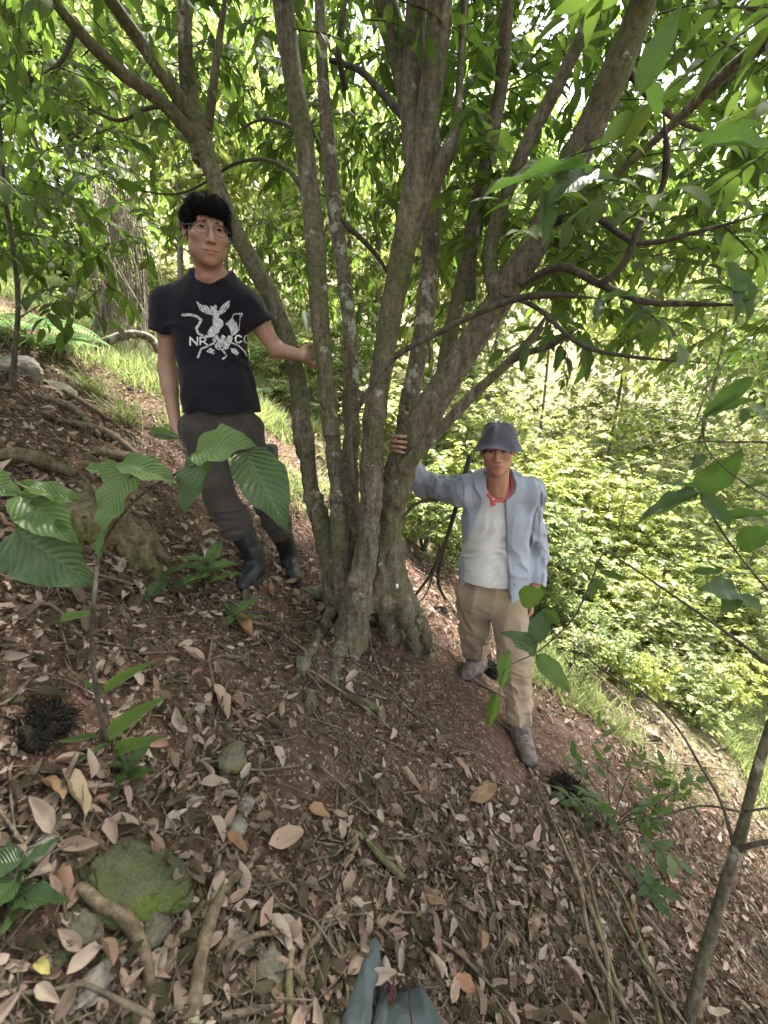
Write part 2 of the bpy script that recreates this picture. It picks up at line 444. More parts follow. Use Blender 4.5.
# ------------------------------------------------------------------ smooth implicit surfaces
class Field:
    def __init__(s, lo, hi, vox):
        s.lo = np.array(lo, float); s.vox = vox
        s.n = np.ceil((np.array(hi) - s.lo) / vox).astype(int) + 1
        s.g = np.full(tuple(s.n), 1.0, dtype=np.float32)
    def _block(s, lo, hi):
        a = np.clip(np.floor((np.array(lo) - s.lo) / s.vox).astype(int), 0, s.n - 1)
        b = np.clip(np.ceil((np.array(hi) - s.lo) / s.vox).astype(int) + 1, 1, s.n)
        if np.any(b <= a): return None, None
        ax_ = [s.lo[k] + s.vox * np.arange(a[k], b[k]) for k in range(3)]
        P = np.stack(np.meshgrid(*ax_, indexing='ij'), -1)
        return tuple(slice(a[k], b[k]) for k in range(3)), P
    def apply(s, lo, hi, fn, k=.02, op='u'):
        pad = max(k * 1.5, 4 * s.vox)
        sl, P = s._block(np.array(lo) - pad, np.array(hi) + pad)
        if sl is None: return
        d = fn(P).astype(np.float32); a = s.g[sl]
        if op == 'u':
            h = np.clip(.5 + .5 * (a - d) / k, 0, 1); s.g[sl] = a * (1 - h) + d * h - k * h * (1 - h)
        elif op == 's':
            d = -d; h = np.clip(.5 - .5 * (a - d) / k, 0, 1); s.g[sl] = a * (1 - h) + d * h + k * h * (1 - h)
        elif op == 'i':
            s.g[sl] = np.maximum(a, d)
    def cone(s, a, b, ra, rb, k=.02, op='u', flat=None, off=0.0):
        """tapered capsule; flat=(axis, factor): the section is squeezed by factor along axis"""
        a = np.array(a, float); b = np.array(b, float); r = max(ra, rb)
        def fn(P):
            v = P - a; ab = b - a
            fs = 1.0
            if flat is not None:
                n, f = flat; n = np.array(n, float); n /= np.linalg.norm(n)
                v = v + n * ((v @ n) * (1 / f - 1))[..., None]; ab = ab + n * (ab @ n) * (1 / f - 1); fs = (1 + f) / 2
            t = np.clip((v @ ab) / (ab @ ab + 1e-12), 0, 1)
            return (np.linalg.norm(v - t[..., None] * ab, axis=-1) - (ra + (rb - ra) * t)) * fs - off
        s.apply(np.minimum(a, b) - r - off, np.maximum(a, b) + r + off, fn, k, op)
    def chain(s, pts, rs, k=.02, **kw):
        for i in range(len(pts) - 1): s.cone(pts[i], pts[i + 1], rs[i], rs[i + 1], k, **kw)
    def ell(s, c, r, k=.02, op='u', R=None, off=0.0):
        c = np.array(c, float); r = np.array(r, float); R = np.eye(3) if R is None else np.array(R)
        m = r.max() + off
        def fn(P):
            q = (P - c) @ R            # columns of R are the ellipsoid's axes
            k0 = np.linalg.norm(q / r, axis=-1); k1 = np.linalg.norm(q / (r * r), axis=-1) + 1e-9
            return k0 * (k0 - 1) / k1 - off
        s.apply(c - m, c + m, fn, k, op)
    def box(s, c, h, rad, k=.01, op='u', R=None):
        c = np.array(c, float); h = np.array(h, float); R = np.eye(3) if R is None else np.array(R)
        m = np.linalg.norm(h) + rad
        def fn(P):
            q = np.abs((P - c) @ R) - h
            return np.linalg.norm(np.maximum(q, 0), axis=-1) + np.minimum(q.max(-1), 0) - rad
        s.apply(c - m, c + m, fn, k, op)
    def cut(s, p, n, k=.004):
        """remove everything on the +n side of the plane"""
        n = np.array(n, float); n /= np.linalg.norm(n); p = np.array(p, float)
        hi = s.lo + s.n * s.vox
        sl, P = s._block(s.lo, hi); s.g[sl] = np.maximum(s.g[sl], ((P - p) @ n).astype(np.float32))
    def displace(s, fn, band=.05):
        """fn(P)->height; raises the surface"""
        idx = np.argwhere(np.abs(s.g) < band)
        P = s.lo + idx * s.vox
        h = fn(P).astype(np.float32)
        s.g[idx[:, 0], idx[:, 1], idx[:, 2]] -= h
    def mesh(s):
        g = vdb.FloatGrid(background=3 * s.vox) if hasattr(vdb, 'FloatGrid') else None
        a = np.clip(s.g, -3 * s.vox, 3 * s.vox)
        # closed at the box walls
        a[0] = a[-1] = 3 * s.vox; a[:, 0] = a[:, -1] = 3 * s.vox; a[:, :, 0] = a[:, :, -1] = 3 * s.vox
        g.copyFromArray(a.astype(np.float64) if False else a, tolerance=0.0)
        r = g.convertToQuads(isovalue=0.0)
        V, Q = r[0], r[1]
        V = np.array(V, float) * s.vox + s.lo; Q = np.array(Q, int)
        return V, Q[:, ::-1]
def fix_winding(V, Q):
    c = V.mean(0); a = V[Q[:, 0]]; n = np.cross(V[Q[:, 1]] - a, V[Q[:, 2]] - a)
    if ((a - c) * n).sum() < 0: return Q[:, ::-1]
    return Q
# ------------------------------------------------------------------ the many-stemmed tree
# stems: (px, py, Y, radius in metres)
def stem_pts(rows):
    P = np.array([atY(a, b, Y) for a, b, Y, r in rows]); R = np.array([r for *_, r in rows]); return P, R
STEMS = {
 'A': [(352, 622, 2.12, .06), (334, 575, 2.16, .058), (314, 500, 2.20, .05), (303, 430, 2.22, .05), (297, 375, 2.25, .05), (272, 300, 2.32, .05), (232, 225, 2.42, .048), (205, 150, 2.50, .05), (198, 118, 2.52, .042)],
 'B': [(352, 630, 2.06, .06), (343, 580, 2.06, .055), (336, 480, 2.06, .044), (328, 400, 2.05, .044), (320, 320, 2.05, .046), (313, 220, 2.06, .046), (302, 130, 2.08, .045), (289, 50, 2.1, .043), (280, -30, 2.12, .042), (272, -140, 2.2, .035)],
 'C': [(354, 560, 2.2, .05), (350, 480, 2.3, .046), (352, 390, 2.38, .042), (348, 310, 2.4, .04), (336, 220, 2.42, .042), (328, 140, 2.45, .036), (322, 60, 2.48, .03), (318, -60, 2.5, .025)],
 'D': [(350, 640, 1.98, .07), (360, 590, 1.99, .068), (370, 510, 2.0, .062), (374, 430, 2.0, .058), (385, 350, 2.0, .056), (399, 270, 1.98, .054), (411, 210, 1.96, .056), (425, 130, 1.93, .055), (436, 50, 1.9, .047), (442, -20, 1.86, .045), (455, -140, 1.8, .04)],
 'E': [(388, 590, 2.2, .06), (394, 500, 2.26, .052), (410, 400, 2.32, .052), (426, 310, 2.36, .055), (432, 220, 2.4, .05), (432, 140, 2.44, .045), (428, 60, 2.48, .04), (425, -60, 2.5, .03)],
 'F': [(376, 600, 2.12, .075), (388, 530, 2.1, .074), (404, 460, 2.06, .076), (432, 405, 2.04, .072), (470, 345, 2.0, .068), (510, 285, 1.97, .064), (545, 225, 1.93, .06), (580, 150, 1.87, .056), (612, 80, 1.8, .056), (640, 10, 1.74, .05), (668, -80, 1.6, .045)],
}
def build_tree():
    root = empty('tree', on_ground(365, 640), 'large tree with many mossy leaning stems rising from one base between the two men', 'tree')
    base = np.array(root.location)
    lo = np.array([-.75, 1.6, -1.75]); hi = np.array([.75, 2.75, .05])
    fld = Field(lo, hi, .0085)
    split = {}
    for k, rows in STEMS.items():
        P, R = stem_pts(rows); R = R * .9
        n = 40; W = catmull(np.hstack([P, R[:, None]]), n)
        last = 0
        for i in range(n - 1):
            if W[i, 2] > -.02: break
            last = i
            fld.cone(W[i, :3], W[i + 1, :3], W[i, 3], W[i + 1, 3], .014)
        split[k] = (W, max(last - 1, 0))
    # flared foot and buttress roots
    def rt(rows, k=.04):
        P = [on_ground(a, b, l) for a, b, l, r in rows]; fld.chain(P, [r for *_, r in rows], k)
    foot = on_ground(350, 640)
    fld.cone(foot + [0, .02, -.12], atY(358, 600, 2.02), .09, .068, .04)
    fld.cone(on_ground(334, 610, -.06), atY(336, 570, 2.12), .075, .055, .04)
    fld.chain([atY(392, 545, 2.15), atY(390, 590, 2.17), on_ground(392, 618, .02), on_ground(400, 640, -.1)], [.07, .085, .08, .07], .04)
    rt([(345, 632, .05, .05), (338, 655, .0, .035), (330, 690, -.03, .02)], .03)
    rt([(362, 640, .03, .045), (350, 665, -.01, .03), (346, 690, -.03, .015)], .03)
    fld.cone(atY(388, 565, 2.14), on_ground(390, 636, .02), .06, .072, .03)
    fld.chain([atY(394, 585, 2.12), atY(404, 610, 2.15), atY(411, 630, 2.2), on_ground(415, 650, .0), on_ground(417, 664, -.04)], [.062, .052, .044, .034, .02], .014)
    fld.chain([atY(398, 580, 2.16), atY(412, 606, 2.2), atY(423, 628, 2.27), on_ground(430, 650, .0), on_ground(433, 664, -.04)], [.056, .046, .04, .032, .02], .014)
    fld.chain([atY(385, 600, 2.1), on_ground(384, 628, .03), on_ground(388, 640, -.02)], [.05, .04, .03], .025)
    rt([(322, 600, .05, .05), (312, 596, .02, .035), (296, 590, -.02, .02)], .03)
    rt([(330, 622, .03, .04), (318, 635, -.005, .025), (305, 660, -.02, .015)], .03)
    # hollows: the knot hole, the gap under the right foot, the seam between the two trunks
    fld.ell(atY(394, 514, 2.01), (.02, .05, .04), .02, 's')
    fld.ell(on_ground(376, 622, .0) + np.array([0, -.03, 0]), (.035, .08, .05), .02, 's')
    fld.ell(atY(322, 512, 2.12), (.02, .03, .025), .015, 's')
    fld.ell(atY(395, 450, 1.96), (.014, .03, .04), .02, 's')
    for (a, b, Y, r) in ((330, 330, 2.02, .02), (352, 580, 1.92, .03), (398, 330, 1.95, .02), (340, 500, 2.02, .02)):
        fld.ell(atY(a, b, Y), (r, r, r * 1.5), .03)
    def rough(P):
        q = P * np.array([1, 1, .28])
        return .012 * fbm(P * 5, 2, 2) + .009 * fbm(q * 22, 3, 9) + .004 * fbm(P * 60, 2, 19)
    fld.displace(rough)
    V, Q = fld.mesh(); Q = fix_winding(V, Q)
    mesh_np('trunk', V, Q, M['bark'], root)
    for k, (W, i) in split.items():
        W = W[i:]
        V, Q, T = tube(W[:, :3], W[:, 3], 22, .012, .11, hash(k) % 50 if False else ord(k))
        mb = MB(); mb.add(V, Q, T)
        if k == 'D':      # the fork near the top of the middle stem
            for rows in ([(418, 170, 1.95, .05), (412, 110, 1.97, .044), (414, 40, 2.0, .04), (420, -60, 2.0, .03)],):
                P, R = stem_pts(rows); mb.add(*tube(P, R, 18, .014, .1, 5))
        o = mb.build('stem', M['bark_pale'] if k in 'EC' else M['bark'], root)
        if k == 'E': o['label'] = 'pale grey stem with white lichen'
    branches = [
      # forks of the left stem
      [(203, 160, 2.5, .05), (192, 110, 2.52, .04), (186, 60, 2.5, .034), (182, 0, 2.45, .028), (180, -80, 2.4, .02)],
      [(198, 128, 2.51, .036), (172, 88, 2.46, .032), (140, 40, 2.4, .03), (108, -5, 2.3, .026), (80, -60, 2.2, .02)],
      [(205, 150, 2.5, .034), (165, 105, 2.42, .03), (120, 70, 2.3, .028), (78, 30, 2.2, .024), (42, -15, 2.1, .02)],
      [(208, 130, 2.52, .02), (212, 90, 2.5, .017), (220, 40, 2.5, .015), (228, -20, 2.45, .012)],
      # smooth branch to the right of the leaning stem
      [(402, 470, 1.98, .035), (440, 432, 1.9, .026), (475, 392, 1.86, .021), (508, 362, 1.84, .018), (530, 342, 1.82, .015), (545, 318, 1.8, .012)],
      [(508, 362, 1.84, .016), (530, 352, 1.8, .013), (552, 345, 1.76, .011), (575, 330, 1.72, .008)],
      [(385, 0, 2.1, .045), (398, 50, 2.08, .045), (410, 105, 2.02, .045), (414, 150, 1.97, .04)],
      [(383, -80, 2.12, .03), (385, 0, 2.1, .045)],
      [(402, 262, 2.0, .036), (425, 205, 1.96, .030), (445, 160, 1.93, .03), (456, 132, 1.92, .022), (458, 80, 1.92, .014), (463, 10, 1.92, .012), (468, -60, 1.92, .01)],
      [(470, 300, 2.15, .03), (472, 240, 2.15, .032), (484, 170, 2.12, .03), (500, 90, 2.1, .026), (508, 0, 2.05, .022), (512, -80, 2.0, .02)],
      [(440, 400, 2.1, .04), (452, 330, 2.14, .036), (470, 250, 2.16, .034)],
      [(498, 302, 1.95, .035), (490, 250, 2.0, .03), (520, 160, 1.95, .028), (560, 80, 1.88, .026), (600, 5, 1.8, .022), (630, -60, 1.7, .02)],
      # long thin branch crossing in front, then running to the right
      [(352, 480, 1.9, .013), (350, 430, 1.88, .012), (362, 398, 1.85, .012), (395, 358, 1.82, .012), (440, 332, 1.76, .012), (480, 312, 1.7, .012), (515, 300, 1.62, .012), (550, 296, 1.55, .012), (590, 298, 1.48, .006)],
      [(520, 285, 1.7, .012), (555, 270, 1.6, .014), (600, 284, 1.5, .011), (640, 300, 1.42, .0095), (690, 303, 1.36, .008), (742, 305, 1.3, .006)],
      [(600, 284, 1.5, .012), (622, 262, 1.46, .011), (645, 225, 1.42, .01), (662, 190, 1.38, .009), (672, 150, 1.3, .009), (665, 120, 1.25, .007)],
      [(500, 292, 1.72, .010), (540, 310, 1.66, .008), (580, 345, 1.58, .007), (630, 355, 1.5, .006), (700, 362, 1.4, .005)],
      [(768, 40, 1.5, .020), (730, 72, 1.6, .018), (690, 106, 1.7, .016), (650, 142, 1.8, .013), (612, 178, 1.88, .012), (580, 205, 1.92, .012)],
      [(860, -30, 1.3, .024), (768, 40, 1.5, .020)],
      [(622, 60, 1.8, .015), (650, 100, 1.9, .011), (690, 125, 2.0, .008), (740, 140, 2.1, .005)],
      [(545, 225, 1.9, .018), (590, 215, 1.8, .013), (640, 240, 1.7, .009), (700, 232, 1.6, .007), (760, 215, 1.5, .005)],
      # limbs going up over the photographer
      [(385, -80, 2.1, .04), (385, -400, 1.6, .035), (380, -900, 1.0, .03)],
      [(442, -20, 1.86, .045), (500, -300, 1.4, .035), (560, -800, .8, .03)],
      [(280, -30, 2.1, .04), (200, -300, 1.7, .035), (100, -800, 1.0, .03)],
      # thin cross branches behind
      [(310, 200, 2.1, .01), (280, 165, 2.3, .009), (240, 160, 2.6, .008), (170, 195, 2.9, .006), (90, 175, 3.0, .004)],
      [(340, 220, 2.4, .012), (372, 250, 2.5, .013), (395, 285, 2.55, .012)],
      [(330, 60, 2.45, .012), (360, 70, 2.4, .014), (385, 95, 2.3, .016), (405, 118, 2.1, .018)],
      [(195, 100, 2.5, .012), (150, 112, 2.7, .01), (110, 118, 2.8, .008), (60, 90, 2.9, .005)],
      [(300, 130, 2.1, .01), (262, 120, 2.4, .008), (240, 130, 2.6, .006)],
      [(345, 90, 2.4, .014), (340, 40, 2.3, .012), (352, -20, 2.3, .01)],
      [(75, 30, 2.2, .01), (62, 60, 2.2, .008), (45, 72, 2.2, .005)],
    ]
    for i, rows in enumerate(branches):
        P, R = stem_pts(rows)
        if R[-1] < .013 and rows[-1][1] > -40: R[-1] *= .2; P[-1] = P[-1] + (P[-1] - P[-2]) * .25
        P[1:-1] += np.random.default_rng(i).normal(size=P[1:-1].shape) * .005
        big = max(R) > .018
        if rows[0][1] < 0 and rows[-1][1] < -300:
            pass
        V, Q, T = tube(P, R, 14 if big else 8, .015, .1 if big else .07, 60 + i)
        mb = MB(); mb.add(V, Q, T)
        mb.build('branch', M['bark'] if big else M['twig'], root)
    return root
TREE = build_tree()
# ------------------------------------------------------------------ crown of the big tree
def project(P):
    P = np.asarray(P, float); d = P @ FW
    d = np.where(d < .02, 1e-3, d)
    return CX + F * (P @ RT) / d, CY - F * (P @ UP) / d, P @ FW
KEEP = [(150, 180, 345, 470, 2.45), (440, 400, 560, 640, 3.2), (380, 425, 430, 470, 3)]       # (x0,y0,x1,y1): nothing closer than this hides the men
def keep_clear(P, pad=0):
    x, y, d = project(P)
    ok = np.ones(len(P), bool)
    for x0, y0, x1, y1, dd in KEEP:
        ok &= ~((x > x0 - pad) & (x < x1 + pad) & (y > y0 - pad) & (y < y1 + pad) & (d > 0) & (P[:, 1] < dd))
    ok &= np.linalg.norm(P, axis=1) > .75
    return ok
class LeafMB(MB):
    pass
def region(n, x0, x1, y0, y1, Y0, Y1, clump=.0, seed=0):
    rs = np.random.default_rng(seed)
    out = []
    while len(out) < n:
        a, b, Y = rs.uniform(x0, x1), rs.uniform(y0, y1), rs.uniform(Y0 ** 2, Y1 ** 2) ** .5
        p = atY(a, b, Y)
        if clump and vnoise(p[None] * 1.9, 4)[0] < rs.uniform(-1, 1) * (1 - clump) - .15: continue
        out.append(p)
    return np.array(out)
def crown():
    mb = MB(); rs = np.random.default_rng(21)
    def put(P, length, nl, size, tpls, droop, tw=.003):
        P = P[keep_clear(P, 22)]
        D = rand_dirs(len(P), rs) * np.array([1, 1, .35]) + np.array([0, -.15, -.25])
        q = P + D * length
        ok = keep_clear(q, 18); P = P[ok]; D = D[ok]
        sprays(mb, P, D, length, nl, size, tpls, 0, 1, tw, droop, rs)
    put(region(330, -160, 205, -220, 240, 2.7, 4.2, .5, 1), .32, 9, .095, TPL_NEAR, .4)
    put(region(60, -160, 120, -220, 200, 1.7, 2.6, .4, 12), .30, 8, .10, TPL_NEAR, .7)
    put(region(120, -100, 150, 60, 262, 2.8, 4.0, .5, 11), .32, 9, .09, TPL_NEAR, .45)
    put(region(330, 190, 490, -240, 130, 2.6, 4.2, .4, 2), .3, 9, .085, TPL_NEAR, .5)
    put(region(200, 225, 470, 110, 330, 2.9, 4.4, .4, 3), .3, 9, .09, TPL_NEAR, .7)
    put(region(900, 460, 930, -260, 270, 2.0, 4.2, .35, 4), .3, 9, .1, TPL_NEAR, .25)
    put(region(800, 440, 930, -260, 190, 3.6, 5.6, .1, 14), .36, 9, .11, TPL_MID, .3)
    put(region(360, 150, 500, -260, 140, 3.8, 5.6, .3, 15), .36, 9, .11, TPL_MID, .5)
    put(region(150, 540, 930, 150, 335, 1.5, 3.0, .4, 5), .3, 8, .1, TPL_NEAR, .2)
    put(region(14, 620, 900, -100, 230, 1.05, 1.5, 0, 6), .26, 7, .095, TPL_NEAR, .15)
    put(region(16, 250, 480, -120, 40, 1.8, 2.2, .2, 7), .28, 7, .1, TPL_NEAR, .8)
    # unseen sprays added overhead and behind the photographer to shade the foreground
    P = np.stack([rs.uniform(-4.5, 4.2, 2600), rs.uniform(-2.2, 5.2, 2600), rs.uniform(1.7, 5.5, 2600)], -1)
    x, y, d = project(P)
    P = P[~((d > 0) & (x > -60) & (x < 830) & (y > -60)) & (P[:, 1] < 3.6) & ~((P[:, 0] > 1.6) & (P[:, 1] > 1.4))]
    put(P, .4, 8, .15, TPL_MID, .5)
    P = np.stack([rs.uniform(-1.5, 3.4, 900), rs.uniform(2.2, 5, 900), rs.uniform(2.6, 6, 900)], -1); P = P[P[:, 2] > .86 * P[:, 1] + .5]; P = P[~((P[:, 0] > 2.4) & (P[:, 1] > 3.8))]  # more unseen sprays, added to keep the sun off the foreground
    put(P, .4, 8, .15, TPL_MID, .5)
    a_ = rs.uniform(math.pi, 2 * math.pi, 1500); q_ = rs.uniform(2.6, 3.8, 1500); z_ = rs.uniform(-1, 3.8, 1500)  # unseen leaf shell added behind the camera to dim the ambient light
    P = np.stack([q_ * np.cos(a_) * 1.1, q_ * np.sin(a_), z_], -1); P = P[P[:, 2] > ground(P[:, 0], P[:, 1]) + 1.2]
    put(P, .45, 8, .17, TPL_MID, .5)
    return mb.build('crown', [M['crown_leaf'], M['twig']], TREE)  # crown mesh also holds the unseen shade sprays added above
crown()
# twigs with big leaves just above the right-hand man, each leaf set where the photo shows it
def leaf_at(mb, bx, by, tx, ty, Yb, Yt, w, tpl, roll=0.0, m=0, hint=(0, -.6, .8)):
    """one leaf from base pixel to tip pixel; w = width/length"""
    a = atY(bx, by, Yb); b = atY(tx, ty, Yt); d = b - a; Ln = np.linalg.norm(d)
    fr = frames(d[None], np.array([hint], float))[0]
    c, s = math.cos(roll), math.sin(roll); fr = fr @ np.array([[1, 0, 0], [0, c, -s], [0, s, c]])
    V, Q, uv = tpl; V = V * np.array([Ln, Ln * w, Ln])
    mb.add(V @ fr.T + a, Q, uv=uv, m=m)
BIG = leaf_template(1.0, 14, .10, .06, cols=4, wave=.35, pointed=.8)
BIGD = leaf_template(1.0, 14, .12, .16, cols=4, wave=.3, pointed=.8)
HEART = leaf_template(1.0, 14, .08, .08, cols=4, wave=.4, pointed=.7, heart=1.0)
for a in [(640, 95, 680, 0, 1.0, .95, .42), (655, 120, 640, 60, 1.1, 1.05, .4), (585, 168, 480, 178, 1.2, 1.2, .38), (590, 170, 555, 190, 1.25, 1.15, .5), (545, 190, 548, 240, 1.25, 1.2, .4), (560, 185, 620, 170, 1.25, 1.2, .42),
          (700, 150, 768, 112, .95, .85, .3), (690, 145, 800, 138, 1.0, .9, .25), (742, 305, 722, 280, 1.3, 1.25, .5), (735, 272, 755, 320, 1.3, 1.25, .45), (724, 262, 745, 318, 1.28, 1.22, .4), (640, 352, 672, 330, 1.5, 1.45, .3),
          (545, 318, 590, 325, 1.75, 1.7, .4), (560, 345, 556, 372, 1.72, 1.7, .35), (585, 345, 590, 380, 1.7, 1.7, .35), (572, 340, 605, 352, 1.7, 1.65, .4), (555, 330, 540, 350, 1.7, 1.7, .4), (528, 345, 520, 372, 1.7, 1.7, .4), (600, 300, 640, 290, 1.4, 1.35, .35)]:
    mb = MB(); leaf_at(mb, *a, BIGD, roll=rng.uniform(-.5, .5)); mb.build('leaf', M['dark_leaf'], TREE)

# ------------------------------------------------------------------ trees and shrubs behind
def side_of(px):
    for lim, s in ((40, 'at the left edge of the clearing'), (140, 'beyond the grass left of the man in black'), (260, 'behind the head of the man in black'), (330, 'behind his outstretched arm'),
                   (430, 'seen between the stems of the big tree'), (470, 'right of the big tree'), (545, 'behind the man in the hat'), (650, 'right of the man in the hat'), (1000, 'at the right edge of the view')):
        if px < lim: return s
    return 'far right'
def tree(x, y, h, cr, cz, n, leaf, size, lean, label, r=.06, mat='bark_far', fill=.6):
    b = np.array([x, y, gz(x, y) - .05])
    root = empty('forest_tree', b, label, 'tree', 'trees in the forest behind the clearing')
    rs = np.random.default_rng(int(abs(x * 91 + y * 37) * 10) % 99991)
    top = b + np.array([lean[0], lean[1], h])
    mid = (b + top) / 2 + np.array([rs.uniform(-.2, .2), rs.uniform(-.2, .2), 0])
    mb = MB(); mb.add(*tube([b, mid, top], [r, r * .75, r * .3], 8, .12, .12, 3))
    cc = b + np.array([lean[0] * .8, lean[1] * .8, cz]); rad = np.array(cr, float)
    for k in range(7):
        t = rs.uniform(.35, .95); s = b + (top - b) * t
        e = cc + rand_dirs(1, rs)[0] * rad * .75
        mb.add(*tube([s, (s + e) / 2 + rs.normal(size=3) * .12, e], [r * .45, r * .3, r * .1], 6, .15, .1, k))
    mb.build('trunk', M[mat], root)
    # clumps inside the crown
    nc = 16; C = cc + rand_dirs(nc, rs) * rad * rs.uniform(.35, 1, (nc, 1)); 
    P = C[rs.integers(0, nc, n)] + rs.normal(size=(n, 3)) * rad * .22
    P2 = cc + rand_dirs(n, rs) * rad * rs.uniform(0, 1, (n, 1)) ** .4
    P = np.where((rs.uniform(size=(n, 1)) < fill), P, P2)
    g = ground(P[:, 0], P[:, 1]); P = P[P[:, 2] > g + .15]
    D = rand_dirs(len(P), rs) * np.array([1, 1, .4]) + np.array([0, 0, -.1])
    mb = MB(); sprays(mb, P, D, size * 3, 7, size, TPL_FAR, 0, 1, .004, .6, rs, twigs=False)
    mb.build('crown', [M[leaf], M['twig']], root)
    return root
T = [ # px, Y, height, crown radii, crown centre height above foot, sprays, leaf, size, lean, radius, words
 (-60, 5.2, 4.2, (1.5, 1.3, 1.6), 2.6, 420, 'lime_leaf', .13, (.3, 0), .05, 'broad-leaved tree with bright lime leaves'),
 (40, 6.5, 5, (1.7, 1.4, 1.7), 3.6, 420, 'far_leaf', .14, (.2, -.3), .06, 'mid-green tree'),
 (72, 9, 6, (2, 1.6, 2.2), 3.8, 420, 'dark_leaf', .17, (.4, 0), .07, 'shaded dark-leaved tree'),
 (130, 7.2, 6.5, (1.8, 1.5, 1.8), 4.4, 430, 'lime_leaf', .15, (-.3, .2), .06, 'tree with sunlit yellow-green crown'),
 (190, 8.5, 6.2, (2, 1.6, 1.9), 4.0, 430, 'far_leaf', .16, (.3, 0), .06, 'leafy green tree'),
 (235, 6.2, 5.5, (1.5, 1.2, 1.7), 3.0, 430, 'lime_leaf', .13, (.3, .4), .05, 'young lime-leaved tree'),
 (285, 7.6, 6.4, (1.8, 1.5, 2.2), 3.5, 450, 'far_leaf', .15, (0, .2), .06, 'dense green tree'),
 (340, 6.4, 5.5, (1.4, 1.2, 1.8), 3.4, 420, 'far_leaf', .13, (.1, .3), .05, 'small-leaved green tree'),
 (380, 9, 7, (2, 1.6, 2.4), 4.2, 430, 'lime_leaf', .17, (0, 0), .07, 'yellow-green tree'),
 (430, 7.2, 6.5, (1.6, 1.4, 1.7), 4.6, 330, 'dark_leaf', .14, (.2, 0), .06, 'dark-leaved tree'),
 (480, 9.5, 7.5, (2, 1.6, 2.2), 5.2, 380, 'far_leaf', .17, (.3, 0), .07, 'tall green tree'),
 (540, 8.2, 7, (1.9, 1.6, 1.8), 5.6, 330, 'far_leaf', .15, (-.2, 0), .06, 'tall thin tree with drooping leaves'),
 (610, 10.5, 8, (2.3, 1.8, 2.2), 5.6, 400, 'lime_leaf', .18, (.2, 0), .08, 'sunlit lime-crowned tree'),
 (690, 9, 8, (2, 1.6, 2), 6.0, 330, 'far_leaf', .17, (.3, 0), .08, 'high-crowned tree'),
 (770, 10.5, 8.5, (2.2, 1.8, 2.4), 5.4, 400, 'dark_leaf', .18, (-.2, 0), .08, 'dark evergreen tree'),
 (850, 8.5, 7.5, (2, 1.8, 2.4), 5.0, 330, 'far_leaf', .17, (-.2, 0), .08, 'green tree leaning in'),
 (10, 13, 9, (3, 2, 3), 6, 420, 'far_leaf', .24, (0, 0), .1, 'distant wide-crowned tree'),
 (160, 14, 9.5, (3.2, 2, 3.4), 6, 440, 'lime_leaf', .25, (0, 0), .1, 'distant yellow-green tree'),
 (320, 14.5, 9, (3.2, 2, 3.2), 5.4, 440, 'far_leaf', .25, (0, 0), .1, 'distant bushy tree'),
 (470, 15, 10, (3.3, 2, 3.6), 6, 440, 'pale_leaf', .26, (0, 0), .1, 'distant pale grey-green tree'),
 (620, 16, 10, (3.5, 2, 3.5), 6.5, 440, 'far_leaf', .26, (0, 0), .1, 'distant rounded tree'),
 (760, 15, 10, (3.3, 2, 3.5), 5.6, 440, 'pale_leaf', .26, (0, 0), .1, 'distant hazy green tree'),
]
used = {}
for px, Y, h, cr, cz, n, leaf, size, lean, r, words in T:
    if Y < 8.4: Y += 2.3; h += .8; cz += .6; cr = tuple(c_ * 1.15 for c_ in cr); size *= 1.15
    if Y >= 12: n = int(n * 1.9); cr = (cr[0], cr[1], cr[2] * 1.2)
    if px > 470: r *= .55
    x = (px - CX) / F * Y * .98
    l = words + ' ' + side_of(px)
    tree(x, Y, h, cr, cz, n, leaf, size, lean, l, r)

def shrub(x, y, h, w, n, leaf, size, label, name='shrub', group='shrubs on the slope behind the men', droop=.4, tpls=None):
    b = np.array([x, y, gz(x, y) - .03]); rs = np.random.default_rng(int(abs(x * 131 + y * 57) * 10) % 99991)
    root = empty(name, b, label, 'shrub', group)
    mb = MB(); ends = []
    for k in range(6):
        a = rs.uniform(0, 6.28); e = b + np.array([math.cos(a) * w * rs.uniform(.2, .8), math.sin(a) * w * rs.uniform(.2, .8), h * rs.uniform(.6, 1.0)])
        m_ = (b + e) / 2 + rs.normal(size=3) * .06; mb.add(*tube([b, m_, e], [.014, .01, .004], 5, .1)); ends.append((b, m_, e))
    mb.build('stem', M['twig'], root)
    nc = 9; C = b + np.array([0, 0, h * .55]) + rand_dirs(nc, rs) * np.array([w, w, h * .5]) * rs.uniform(.4, 1, (nc, 1))
    P = C[rs.integers(0, nc, n)] + rs.normal(size=(n, 3)) * np.array([w, w, h * .5]) * .25
    g = ground(P[:, 0], P[:, 1]); P[:, 2] = np.maximum(P[:, 2], g + .08)
    D = rand_dirs(n, rs) * np.array([1, 1, .5]) + np.array([0, 0, .35])
    mb = MB(); k_ = int(n * .6); sprays(mb, P[:k_], D[:k_], size * 3.4, 7, size * 1.45, tpls or TPL_FAR, 0, 1, .002, droop, rs, twigs=False); sprays(mb, P[k_:], D[k_:], size * 2.4, 9, size * .7, tpls or TPL_FAR, 0, 1, .002, droop + .5, rs, twigs=False)
    mb.build('foliage', [M[leaf], M['twig']], root)
    return root
